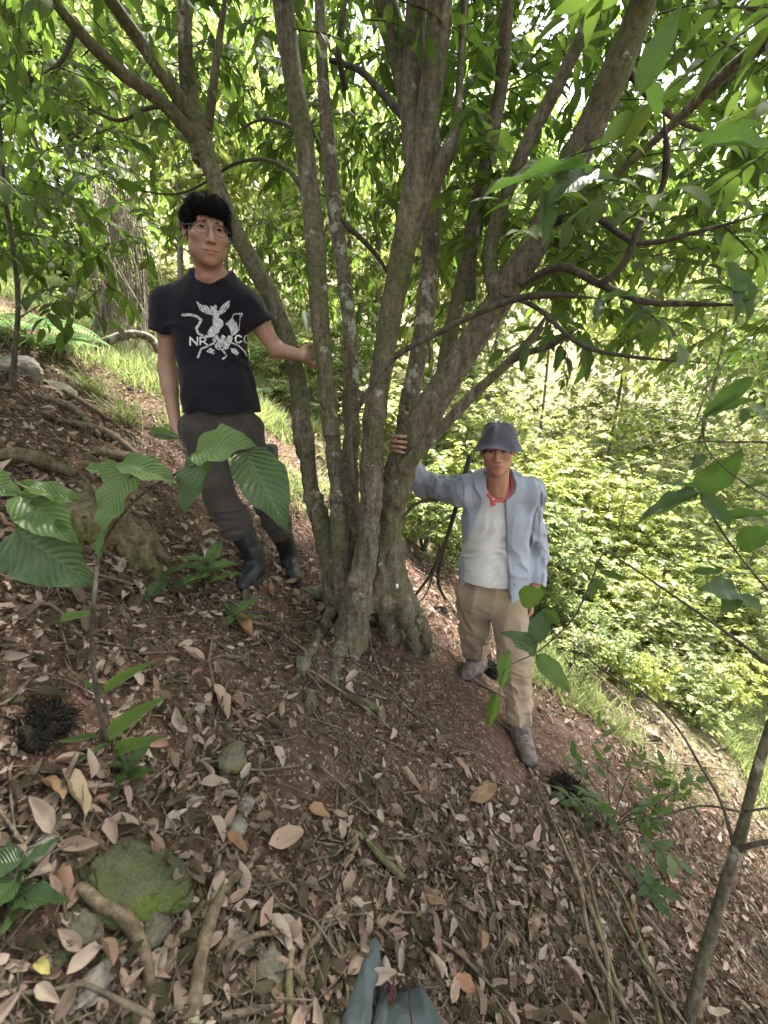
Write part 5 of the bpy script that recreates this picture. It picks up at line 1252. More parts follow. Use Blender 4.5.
def poly_sdf(x, z, poly):
    d = np.full(x.shape, 1e9); s = np.ones(x.shape); n = len(poly)
    for i in range(n):
        ax_, az = poly[i]; bx, bz = poly[i - 1]
        ex, ez = bx - ax_, bz - az; wx, wz = x - ax_, z - az
        t = np.clip((wx * ex + wz * ez) / (ex * ex + ez * ez + 1e-12), 0, 1)
        d = np.minimum(d, (wx - ex * t) ** 2 + (wz - ez * t) ** 2)
        c1 = z >= az; c2 = z < bz; c3 = ex * wz > ez * wx
        fl = (c1 & c2 & c3) | (~c1 & ~c2 & ~c3)
        s = np.where(fl, -s, s)
    return s * np.sqrt(d)
def prism(f, pts, y0, y1, op='s', k=.006, Yref=None):
    """pts: pixel outline standing at depth Yref; extruded from y0 to y1"""
    W = np.array([atY(a, b, Yref or (y0 + y1) / 2) for a, b in pts]); poly = [(p[0], p[2]) for p in W]
    lo = np.array([W[:, 0].min(), y0, W[:, 2].min()]); hi = np.array([W[:, 0].max(), y1, W[:, 2].max()])
    def fn(P):
        d = poly_sdf(P[..., 0], P[..., 2], poly)
        return np.maximum(d, np.maximum(y0 - P[..., 1], P[..., 1] - y1))
    f.apply(lo, hi, fn, k, op)
def nrm_(v): v = np.array(v, float); return v / np.linalg.norm(v)
class Head:
    def __init__(s, c, yaw, pitch, roll, sc_):
        # local x = image right, y = out of the face, z = up
        Rz = np.array(Matrix.Rotation(yaw, 3, 'Z')); Rx = np.array(Matrix.Rotation(pitch, 3, 'X')); Ry = np.array(Matrix.Rotation(roll, 3, 'Y'))
        B = np.array([[1, 0, 0], [0, -1, 0], [0, 0, 1.0]])
        s.R = Rz @ Rx @ Ry @ B; s.c = np.array(c, float); s.k = sc_
    def w(s, p): return s.c + s.R @ (np.array(p, float) * s.k)
    def l(s, P): return ((P - s.c) @ s.R) / s.k
    def ell(s, f, c, r, k=.02, op='u', rot=None, off=0):
        R = s.R if rot is None else s.R @ np.array(Matrix.Rotation(rot[1], 3, rot[0]))
        f.ell(s.w(c), np.array(r) * s.k, k, op, R, off)
    def cone(s, f, a, b, ra, rb, k=.01, op='u'): f.cone(s.w(a), s.w(b), ra * s.k, rb * s.k, k, op)
    def build(s, f, jaw=1.0, smile=0.0, cheeks=1.0):
        s.ell(f, (0, -.012, .038), (.076, .094, .084), .02)
        s.ell(f, (0, .02, -.03), (.059 * jaw, .07, .086), .03)
        for q in (-1, 1):
            s.ell(f, (q * .036 * jaw, .015, -.055), (.022, .032, .026), .03)
            s.ell(f, (q * .041, .058, -.012), (.025 * cheeks, .024, .022), .02)
        s.ell(f, (0, .064, -.094), (.024, .02, .017), .02)
        s.ell(f, (0, .06, -.062), (.032, .028, .026), .02)
        s.cone(f, (-.036, .079, .034), (.036, .079, .034), .011, .011, .012)
        for q in (-1, 1):
            s.ell(f, (q * .032, .098, .012), (.02, .018, .012), .012, 's')
            s.ell(f, (q * .031, .071, .012), (.02, .0155, .0125), .004)
        s.cone(f, (0, .083, .026), (0, .106, -.026), .0075, .0115, .010)
        for q in (-1, 1): s.ell(f, (q * .0125, .094, -.031), (.009, .011, .008), .005)
        for q in (-1, 1): s.ell(f, (q * .006, .1, -.04), (.0035, .005, .004), .003, 's')
        # lips
        s.ell(f, (-.009, .086, -.057), (.017, .009, .0055), .004); s.ell(f, (.009, .086, -.057), (.017, .009, .0055), .004)
        s.ell(f, (0, .085, -.068), (.019, .0095, .0065), .004)
        s.cone(f, (-.026, .085, -.0625 + smile), (0, .097, -.0625), .0016, .002, .003, 's'); s.cone(f, (.026, .085, -.0625 + smile), (0, .097, -.0625), .0016, .002, .003, 's')
        # ears
        for q in (-1, 1):
            s.ell(f, (q * .078, -.008, .002), (.008, .017, .028), .008, rot=('Z', q * .35)); s.ell(f, (q * .085, .000, .003), (.006, .009, .017), .004, 's')
    def colours(s, V, base, lip):
        q = s.l(V); c = np.tile(np.array(base), (len(V), 1))
        def blend(mask, col): 
            m = np.clip(mask, 0, 1)[:, None]; c[:] = c * (1 - m) + np.array(col) * m
        def g(cx, cy, cz, rx, ry, rz): return np.exp(-(((q[:, 0] - cx) / rx) ** 2 + ((q[:, 1] - cy) / ry) ** 2 + ((q[:, 2] - cz) / rz) ** 2))
        near = (np.abs(q[:, 0]) < .1) & (q[:, 1] > .03) & (np.abs(q[:, 2]) < .13)
        blend(near * (np.abs(q[:, 0]) < .027) * (q[:, 1] > .08) * g(0, .09, -.0625, .03, .03, .0105) ** 2 * 1.4, lip)
        for e in (-1, 1): blend(near * g(e * .04, .07, -.02, .022, .03, .02) * .35, (base[0] * 1.0, base[1] * .78, base[2] * .76))
        blend(near * g(0, .11, -.03, .016, .02, .014) * .35, (base[0], base[1] * .78, base[2] * .75))
        # lash line and eyelids darker skin
        for e in (-1, 1): blend(near * g(e * .031, .085, .012, .021, .02, .009) * .4, (base[0] * .6, base[1] * .5, base[2] * .48))
        # close-cropped hair over the scalp
        sc_ = (q[:, 2] > .045 - .9 * np.minimum(q[:, 1], .06)) & (q[:, 2] > -.03) & (np.linalg.norm(q, axis=1) < .16) & (q[:, 1] < .068)
        c[sc_] = (.02, .017, .016)
        return c
    def features(s, root_obj, brow=.012, open_=.005):
        for q in (-1, 1):
            # eye: white almond with dark iris, as a child of the body
            n = 18; mb = MB(); V = []; 
            def dome(cx, rx, rz, dy, m):
                rr = np.linspace(0, 1, 5)[1:]; an = np.linspace(0, 2 * math.pi, n, endpoint=False)
                P = [(cx, .0865 + dy, .012)]
                for r in rr:
                    for a in an: P.append((cx + rx * r * math.cos(a), .0865 + dy - .006 * (r ** 2) * (rx / .014) ** 2 * .5, .012 + rz * r * math.sin(a) * (1 - .35 * abs(math.cos(a)) ** 3)))
                W = np.array([s.w(p) for p in P]); T_ = [[0, 1 + i, 1 + (i + 1) % n] for i in range(n)]; Q_ = []
                for k in range(3):
                    for i in range(n): Q_.append([1 + k * n + i, 1 + (k + 1) * n + i, 1 + (k + 1) * n + (i + 1) % n, 1 + k * n + (i + 1) % n])
                mb.add(W, Q_, T_, m=m)
            dome(q * .031, .0135, open_, 0, 0); dome(q * .031 + .0005, .0072, open_ * .98, .0012, 1)
            # upper lash line
            P = [s.w((q * .031 + t * .0145, .0885 - abs(t) * .003, .012 + open_ * (1 - t * t) + .0002)) for t in (-1, -.5, 0, .5, 1)]
            mb.add(*tube(P, [.0006, .0012, .0014, .0012, .0006], 5, .003), m=1)
            mb.build('eye', [M['eyewhite'], M['iris']], root_obj)
            mb = MB(); rs = np.random.default_rng(3)
            for k in range(46):
                t = rs.uniform(-1, 1); x = q * .033 + t * .019; z = .031 + brow * .25 * (1 - t * t) + rs.uniform(-.0022, .0022); y = .0925 - .006 * abs(x * q - .02) / .02 * (x * q > .02)
                a = s.w((x, y - .001, z)); b = s.w((x + q * rs.uniform(.003, .008), y - .0018, z + rs.uniform(-.001, .002))); mb.add(*tube([a, b], [.0014, .0005], 3, .004, nmin=2, cap=False)[:2])
            mb.build('eyebrow', M['hair'], root_obj)
def fingers(f, base, tips, r=.0078):
    """base: list of chains (world points) per finger"""
    for ch in base:
        n = len(ch); f.chain(ch, list(np.linspace(r * 1.08, r * .82, n)), .003)
def hand(f, wrist, d, pn, thumb_side, s=1.0, curl=.5, spread=.06):
    """d: wrist->fingers direction, pn: palm normal (the way the palm faces), thumb_side +-1 along cross(d,pn)"""
    d = nrm_(d); pn = nrm_(np.array(pn) - d * np.dot(pn, d)); sd = np.cross(d, pn) * thumb_side
    w = np.array(wrist)
    f.cone(w, w + d * .04 * s, .024 * s, .028 * s, .015, flat=(pn, .7))
    for t in (-.028, -.01, .01, .028): f.cone(w + d * .02 * s + sd * t * .8 * s, w + d * .088 * s + sd * t * s, .014 * s, .0115 * s, .008)
    L_ = [.062, .074, .079, .07]; off = [-.030, -.0105, .0105, .030]
    for i, (o_, l_) in enumerate(zip(off, L_)):
        p = w + d * (.09 - .005 * abs(i - 2)) * s + sd * o_ * s; dirn = nrm_(d + sd * spread * (i - 1.5)); ch = [p]
        ang = 0
        for k, fr_ in enumerate((.46, .3, .24)):
            ang += curl * (.9, 1.0, .7)[k]; v = dirn * math.cos(ang) + pn * math.sin(ang); p = p + v * l_ * fr_ * s * 1.0; ch.append(p)
        f.chain(ch, [.0092 * s, .0088 * s, .008 * s, .0066 * s], .0025)
    b = w + d * .022 * s + sd * .022 * s + pn * .006; ch = [b, b + (sd * .9 + d * .6 + pn * .4) * .036 * s, b + (sd * .9 + d * 1.5 + pn * .9) * .040 * s, b + (sd * .8 + d * 2.3 + pn * 1.4) * .040 * s]
    f.chain(ch, [.015 * s, .0115 * s, .0095 * s, .0075 * s], .008)
def folds(P, seed, sx, amp):
    n = vnoise(P * np.array(sx) + 1.7 * vnoise(P * 4.0, seed + 3)[:, None], seed)
    n2 = vnoise(P * np.array(sx) * 2.1 + 5, seed + 1)
    return amp * ((1 - np.abs(n) * 2.2).clip(-.6, 1) + .45 * n2)
DBG = []
def pf(): return 0
def seg(name, a, b): DBG.append((name, round(float(np.linalg.norm(np.array(a) - np.array(b))), 3)))

# ---------------------------------------------------------------- man in black
def man_black():
    base = on_ground(268, 590)
    root = empty('person', base, 'man with short black hair, glasses and black printed T-shirt, touching the tree from the left', 'person')
    H = Head(atY(207, 234, 1.99), R_(29), R_(12), R_(3), 1.06)
    neck = atY(210, 277, 2.06)
    shL = atY(168, 305, 2.13); shR = atY(244, 303, 2.10)
    elL = atY(167, 368, 2.17); wrL = atY(176, 427, 2.10)
    elR = atY(277, 350, 2.16); wrR = atY(303, 356, 2.08)
    hipL = atY(200, 432, 2.12); hipR = atY(243, 430, 2.16)
    fL = on_ground(254, 579) - [0, 0, .012]; fR = on_ground(291, 574) - [0, 0, .012]
    anL = fL + [-.005, .05, .10]; anR = fR + [-.02, .06, .10]
    knL = atY(222, 500, (hipL[1] + anL[1]) / 2 - .04); knR = atY(267, 500, (hipR[1] + anR[1]) / 2 - .04); DBG.append(('feet', fL.round(2), fR.round(2), hipL.round(2)))
    for a in (('m1 upper arm L', shL, elL), ('fore L', elL, wrL), ('upper R', shR, elR), ('fore R', elR, wrR), ('thigh L', hipL, knL), ('shin L', knL, anL), ('thigh R', hipR, knR), ('shin R', knR, anR), ('head-sole', H.w((0, 0, .122)), base)): seg(*a)
    lo = np.minimum(fL, fR).min(); lo = np.array([-1.32, 1.75, -1.12]); hi = np.array([-.2, 2.85, .95])
    ch = atY(209, 330, 2.13); wa = atY(217, 385, 2.13); pe = atY(221, 425, 2.14)
    def torso(f, off, k=.05):
        f.cone(shL, shR, .056, .056, k, off=off)
        f.cone(neck + [0, .02, -.02], ch, .07, .09, .06, flat=((0, 1, 0), .8), off=off)
        for q in (-1, 1):
            f.cone(ch + [q * .075, 0, .06], wa + [q * .065, 0, 0], .092, .085, k, flat=((0, 1, 0), .95), off=off)
        f.cone(neck + [-.035, .04, .028], shL + [.03, 0, .008], .030, .045, .05, off=off); f.cone(neck + [.035, .04, .028], shR + [-.03, 0, .006], .030, .045, .05, off=off)
        f.cone(wa, pe, .115, .12, k, flat=((0, 1, 0), .8), off=off)
        for q in (-1, 1): f.cone(wa + [q * .055, 0, 0], pe + [q * .055, 0, 0], .085, .09, k, off=off)
    # body: one continuous surface
    f = Field(lo, hi, .0034)
    torso(f, -.008)
    f.cone(shL, elL, .046, .038, .03); f.cone(elL, wrL, .038, .025, .02, flat=None)
    f.cone(shR, elR, .046, .038, .03); f.cone(elR, wrR, .038, .025, .02)
    f.cone(elL, elL + (wrL - elL) * .35, .038, .037, .02)
    hand(f, wrL, (.12, -.1, -1), (.9, .35, 0), -1, .98, .55)
    hand(f, wrR, (.10, 1.0, .25), (1, -.1, .1), 1, .98, .55)
    f.cone(hipL, knL, .07, .05, .04); f.cone(knL, anL, .05, .035, .03); f.cone(hipR, knR, .07, .05, .04); f.cone(knR, anR, .05, .035, .03)
    f.cone(anL, fL + [0, -.06, .03], .035, .03, .02); f.cone(anR, fR + [0, -.06, .03], .035, .03, .02)
    nk = H.w((0, -.03, -.075))
    f.cone(nk, neck + [0, .01, -.01], .052, .058, .025)
    for q in (-1, 1): f.cone(H.w((q * .045, -.02, -.06)), neck + [q * .012, -.045, -.012], .012, .011, .02)
    H.build(f, jaw=1.1, cheeks=1.1)
    V, Q = f.mesh(); Q = fix_winding(V, Q)
    col = H.colours(V, (.33, .205, .15), (.27, .09, .08))
    body = mesh_np('body', V, [Q], M['skin1'], root, col=col)
    H.features(body, open_=.0036)
    # hair
    f = Field(H.c - .2, H.c + .2, .003)
    H.ell(f, (0, -.016, .042), (.085, .101, .085), .02)
    H.ell(f, (0, .055, .085), (.062, .045, .034), .02); H.ell(f, (-.03, .07, .08), (.045, .03, .024), .02); H.ell(f, (.035, .068, .078), (.04, .028, .024), .02)
    H.ell(f, (0, .09, -.03), (.066, .075, .078), .008, 's')
    for q in (-1, 1): H.ell(f, (q * .1, .03, -.035), (.05, .055, .05), .008, 's')
    H.ell(f, (0, .02, -.12), (.12, .12, .085), .01, 's')
    def hn(P):
        q = H.l(P); a = np.arctan2(q[:, 0], q[:, 1]); return .006 * fbm(np.stack([a * 3.5, q[:, 2] * 9, q[:, 1] * 9], -1), 2, 5) + .0025 * fbm(np.stack([a * 30, q[:, 2] * 9, q[:, 1] * 10], -1), 2, 9)
    f.displace(hn); V, Q = f.mesh(); mb = MB(); mb.add(V, fix_winding(V, Q))
    rs = np.random.default_rng(4); idx = rs.choice(len(V), min(3400, len(V)), replace=False)
    for i in idx:
        p = V[i]; q = H.l(p)
        out_ = nrm_((q - np.array([0, -.015, .04]))); d = H.R @ nrm_(out_ * .28 + np.array([q[0] * 4, 1.0 * (q[1] > -.01) - .3, -.9 if q[2] < .1 else -.1]) + rs.normal(size=3) * .22)
        ln = rs.uniform(.012, .028); mb.add(*tube([p - d * .004, p + d * ln * .5 + rs.normal(size=3) * .002, p + d * ln - np.array([0, 0, .004])], [.0010, .0008, .0002], 3, .01, nmin=3, cap=False)[:2])
    mb.build('hair', M['hair'], body)
    # glasses: thin round wire frames
    gl_ = MB(); an = np.linspace(0, 2 * math.pi, 21)
    for q in (-1, 1):
        P = [H.w((q * .034 + .0235 * math.cos(a), .103 - .004 * abs(math.cos(a)) - (.004 if q * math.cos(a) > 0 else 0), .008 + .0185 * math.sin(a))) for a in an]; gl_.add(*tube(P, [.0013] * len(P), 5, .004))
        gl_.add(*tube([H.w((q * .058, .098, .012)), H.w((q * .076, .07, .012)), H.w((q * .082, .0, .012)), H.w((q * .08, -.02, .0))], [.0011] * 4, 5, .01))
    gl_.add(*tube([H.w((-.0105, .104, .010)), H.w((0, .1075, .013)), H.w((.0105, .104, .010))], [.0010] * 3, 5, .004))
    go = gl_.build('glasses', M['metal'], root)
    for q in (-1, 1):
        P = [(q * .034, .1035, .008)] + [(q * .034 + .0225 * math.cos(a), .1015 - .004 * abs(math.cos(a)), .008 + .0175 * math.sin(a)) for a in an[:-1]]
        mesh_np('lens', np.array([H.w(p) for p in P]), [np.array([[0, 1 + i, 1 + (i + 1) % 20] for i in range(20)])], M['lens'], go)
    # T-shirt
    f = Field(lo, hi, .0036)
    torso(f, .006)
    slL = shL + (elL - shL) * .42; slR = shR + (elR - shR) * .46
    f.cone(shL, slL + (elL - shL) * .2, .068, .079, .035); f.cone(shR, slR + (elR - shR) * .2, .063, .068, .035)
    # hem hangs a little loose
    hem = atY(222, 411, 2.13)
    f.cone(wa, hem + [0, 0, -.06], .128, .143, .04, flat=((0, 1, 0), .84)); 
    for q in (-1, 1): f.cone(wa + [q * .06, 0, 0], hem + [q * .082, 0, -.06], .094, .098, .04)
    def cutplane(p, n, lo_, hi_):
        n = nrm_(n)
        f.apply(np.array(lo_), np.array(hi_), lambda P: -((P - p) @ n), .004, 's')
    dL = nrm_(elL - shL); dR = nrm_(elR - shR)
    f.apply(slL - .13 + dL * .07, slL + .13 + dL * .07 , lambda P: np.maximum(np.maximum(-((P - slL) @ dL), np.linalg.norm(P - slL, axis=-1) - .14), (P[..., 0] - (shL[0] + .045))), .004, 's')
    f.apply(slR - .13 + dR * .07, slR + .13 + dR * .07, lambda P: np.maximum(np.maximum(-((P - slR) @ dR), np.linalg.norm(P - slR, axis=-1) - .14), ((shR[0] - .02) - P[..., 0])), .004, 's')
    f.apply(hem - [.35, .3, .4], hem + [.35, .3, .02], lambda P: (P[..., 2] - hem[2] - .03 * (P[..., 0] - hem[0])), .004, 's')
    f.ell(neck + [.004, -.025, .056], (.094, .125, .084), .02, 's')
    def disp(P):
        r = folds(np.stack([P[:, 0] + P[:, 2] * .35, P[:, 1], P[:, 2]], -1), 5, (8, 6, 3.0), .0085); z = P[:, 2]
        low = np.clip((wa[2] + .1 - z) / .25, 0, 1); return r * (.45 + .8 * low) + folds(np.stack([P[:, 0] - P[:, 2] * .5, P[:, 1], P[:, 2] + P[:, 0] * .5], -1), 15, (6, 5, 14), .0045)
    f.displace(disp, .05); V, Q = f.mesh(); Q = fix_winding(V, Q)
    # keep it clear of the chest and cut the hems cleanly
    ts = mesh_np('t_shirt', V, [Q], M['navy'], root)
    bvh = BVHTree.FromPolygons([tuple(v) for v in V], [tuple(int(i) for i in q) for q in Q])
    # the printed emblem and letters
    OX, OY, SC = 175.0, 290.0, 8.53
    polys = [[(178, 92), (225, 125), (270, 130), (310, 170), (322, 212), (270, 205), (215, 175)], [(468, 85), (462, 140), (430, 182), (390, 210), (362, 198), (385, 150), (420, 112)],
             [(300, 130), (320, 140), (345, 125), (358, 140), (355, 170), (380, 200), (370, 240), (330, 240), (312, 195)], [(322, 235), (372, 235), (408, 262), (412, 300), (380, 335), (338, 322), (320, 280)],
             [(335, 290), (300, 318), (275, 360), (285, 405), (330, 395), (385, 350), (372, 310)], [(428, 288), (482, 240), (522, 268), (546, 340), (522, 372), (482, 392), (470, 340), (450, 305)],
             [(318, 405), (360, 380), (385, 420), (405, 440), (440, 420), (452, 378), (492, 400), (482, 450), (450, 502), (400, 517), (350, 500), (325, 460)], [(388, 404), (402, 378), (432, 398), (444, 430), (402, 455)],
             [(300, 488), (345, 520), (330, 547), (265, 525)], [(470, 493), (520, 498), (547, 540), (527, 557), (480, 527)], [(545, 192), (577, 194), (570, 226), (550, 220)]]
    strokes = [([(65, 212), (120, 208), (180, 222), (222, 255), (205, 290), (180, 325), (195, 365), (235, 388), (275, 395)], 11), ([(485, 248), (495, 210), (525, 200), (560, 203)], 5), ([(556, 215), (551, 270), (546, 335)], 3.5),
               ([(322, 455), (262, 485), (222, 500), (195, 572)], 8), ([(490, 450), (545, 475), (590, 520), (612, 560)], 6), ([(402, 508), (422, 535), (438, 560), (408, 588)], 8)]
    letters = [[(127, 468), (128, 402), (188, 468), (190, 402)], [(214, 462), (214, 402), (248, 402), (262, 420), (248, 438), (216, 438)], [(238, 438), (272, 464)],
               [(562, 398), (545, 386), (525, 390), (514, 408), (514, 428), (526, 446), (546, 448), (564, 436)], [(634, 396), (618, 386), (600, 390), (590, 408), (590, 428), (600, 446), (618, 448), (634, 436)]]
    def dseg(x, y, a, b):
        ex, ey = b[0] - a[0], b[1] - a[1]; t = np.clip(((x - a[0]) * ex + (y - a[1]) * ey) / (ex * ex + ey * ey), 0, 1); return np.hypot(x - a[0] - ex * t, y - a[1] - ey * t)
    st = 2.6; gx = np.arange(55, 650, st); gy = np.arange(75, 600, st); X, Y = np.meshgrid(gx, gy, indexing='ij')
    dE = np.full(X.shape, 99.0)
    for p in polys: dE = np.minimum(dE, poly_sdf(X, Y, p))
    for s_, w_ in strokes:
        for i in range(len(s_) - 1): dE = np.minimum(dE, dseg(X, Y, s_[i], s_[i + 1]) - w_)
    grit = fbm(np.stack([X / 9, Y / 9, X * 0], -1), 2, 3)
    holes = (grit > .75) | ((Y > 400) & (X > 320) & (X < 490) & (grit > .28)) | ((np.hypot(X - 400, Y - 345) < 22)) | ((np.hypot(X - 440, Y - 360) < 34) & (grit < .3) & (Y < 400)) | ((np.abs((X - 240 - (Y - 150) * .3) % 26) < 4) & (Y < 200) & (X < 310)) | ((np.abs((X + (Y) * .6) % 26) < 4) & (Y < 200) & (X > 370))
    dL_ = np.full(X.shape, 99.0)
    for s_ in letters:
        for i in range(len(s_) - 1): dL_ = np.minimum(dL_, dseg(X, Y, s_[i], s_[i + 1]) - 6.5)
    hitc = {}
    def hit(i, j):
        if (i, j) in hitc: return hitc[(i, j)]
        r = ray(OX + (55 + i * st) / SC, OY + (75 + j * st) / SC); r = Vector([float(v) for v in r / np.linalg.norm(r)])
        loc, nr, ix, dist = bvh.ray_cast(Vector((0, 0, 0)), r)
        hitc[(i, j)] = None if loc is None else np.array(loc - r * .0022); return hitc[(i, j)]
    def decal(mask, name, mat):
        vid = {}; Vv = []; Qq = []
        for i, j in np.argwhere(mask):
            q = []
            for a, b in ((0, 0), (1, 0), (1, 1), (0, 1)):
                kk = (i + a, j + b)
                if kk not in vid:
                    h_ = hit(*kk)
                    if h_ is None: break
                    vid[kk] = len(Vv); Vv.append(h_)
                q.append(vid[kk])
            if len(q) == 4: Qq.append(q)
        if not Qq: return
        mesh_np(name, np.array(Vv), [np.array(Qq)], mat, ts)
    decal((dE < 0) & ~holes & (dL_ > 4), 'emblem', M['print']); 
    for grp_ in ([0], [1, 2], [3], [4]):
        dl = np.full(X.shape, 99.0)
        for s_ in [letters[g] for g in grp_]:
            for i in range(len(s_) - 1): dl = np.minimum(dl, dseg(X, Y, s_[i], s_[i + 1]) - 6.5)
        decal(dl < 0, 'letter', M['letters'])
    # trousers
    f = Field(lo, hi, .0038)
    f.cone(pe + [0, 0, .09], pe + [0, 0, -.02], .12, .135, .03, flat=((0, 1, 0), .85))
    for q in (-1, 1): f.cone(pe + [q * .055, 0, .08], pe + [q * .06, .0, -.02], .09, .098, .04)
    cuL = anL + (knL - anL) * (.215 / (knL - anL)[2]); cuR = anR + (knR - anR) * (.215 / (knR - anR)[2])
    f.cone(hipL, knL, .098, .066, .02); f.cone(knL, cuL, .066, .062, .012); f.cone(hipR, knR, .095, .066, .02); f.cone(knR, cuR, .066, .062, .012)
    f.cone(cuL + [0, 0, .05], cuL, .068, .07, .02); f.cone(cuR + [0, 0, .05], cuR, .068, .07, .02)
    f.box(knR * .35 + hipR * .65 + [.09, .0, -.02], (.018, .045, .06), .012, .012); 
    f.displace(lambda P: folds(P, 25, (11, 9, 4), .010) + folds(P, 27, (6, 6, 18), .009) * np.clip((knL[2] + .1 - P[:, 2]) / .15, 0, 1), .04)
    f.apply(hem + [-.35, -.3, .025], hem + [.35, .3, .3], lambda P: (hem[2] + .03) - P[..., 2], .004, 's')
    V, Q = f.mesh(); tr_ = mesh_np('trousers', V, [fix_winding(V, Q)], M['darkgrey'], root)
    # rubber boots
    for an_, cu, fo, tw in ((anL, cuL, fL, -.02), (anR, cuR, fR, .05)):
        f = Field(fo - [.15, .28, .08], fo + [.17, .2, .42], .0034)
        top = cu + [0, 0, .012]
        f.cone(top + [0, 0, .02], an_ + [0, .0, .03], .072, .052, .03); f.cone(an_ + [0, 0, .04], an_ + [0, 0, -.05], .052, .047, .03)
        toe = fo + [tw, -.125, .03]; f.cone(an_ + [0, .012, -.055], toe, .046, .038, .03); f.cone(an_ + [0, 0, -.03], fo + [tw * .7, -.08, .045], .046, .036, .03)
        f.displace(lambda P: folds(P, 35, (6, 6, 18), .0025) * (P[:, 2] < an_[2] + .08), .03)
        f.apply(top - [.12, .12, .0], top + [.12, .12, .12], lambda P: (top[2] + .004) - P[..., 2], .004, 's')
        f.ell(top + [0, 0, .01], (.064, .064, .03), .004, 's')
        f.apply(fo - [.15, .28, .1], fo + [.17, .2, -.0], lambda P: P[..., 2] - (fo[2] - .01 + .05 * (P[..., 1] - fo[1])), .004, 's')
        V, Q = f.mesh(); bo = mesh_np('rubber_boot', V, [fix_winding(V, Q)], M['rubber'], root)
        f = Field(fo - [.15, .28, .08], fo + [.17, .2, .12], .0034)
        f.cone(fo + [0, .05, .0], toe + [0, 0, -.028], .047, .042, .02); f.apply(fo - [.2, .3, .1], fo + [.2, .2, .1], lambda P: np.maximum(P[..., 2] - (fo[2] + .014), -1), .003, 'i') if False else None
        g_ = f.g; zz = (f.lo[2] + f.vox * np.arange(f.n[2]))[None, None, :]; f.g = np.maximum(f.g, np.maximum(zz - (fo[2] + .016), (fo[2] - .018) - zz)).astype(np.float32)
        V, Q = f.mesh(); mesh_np('sole', V, [fix_winding(V, Q)], M['sole'], bo)
man_black()

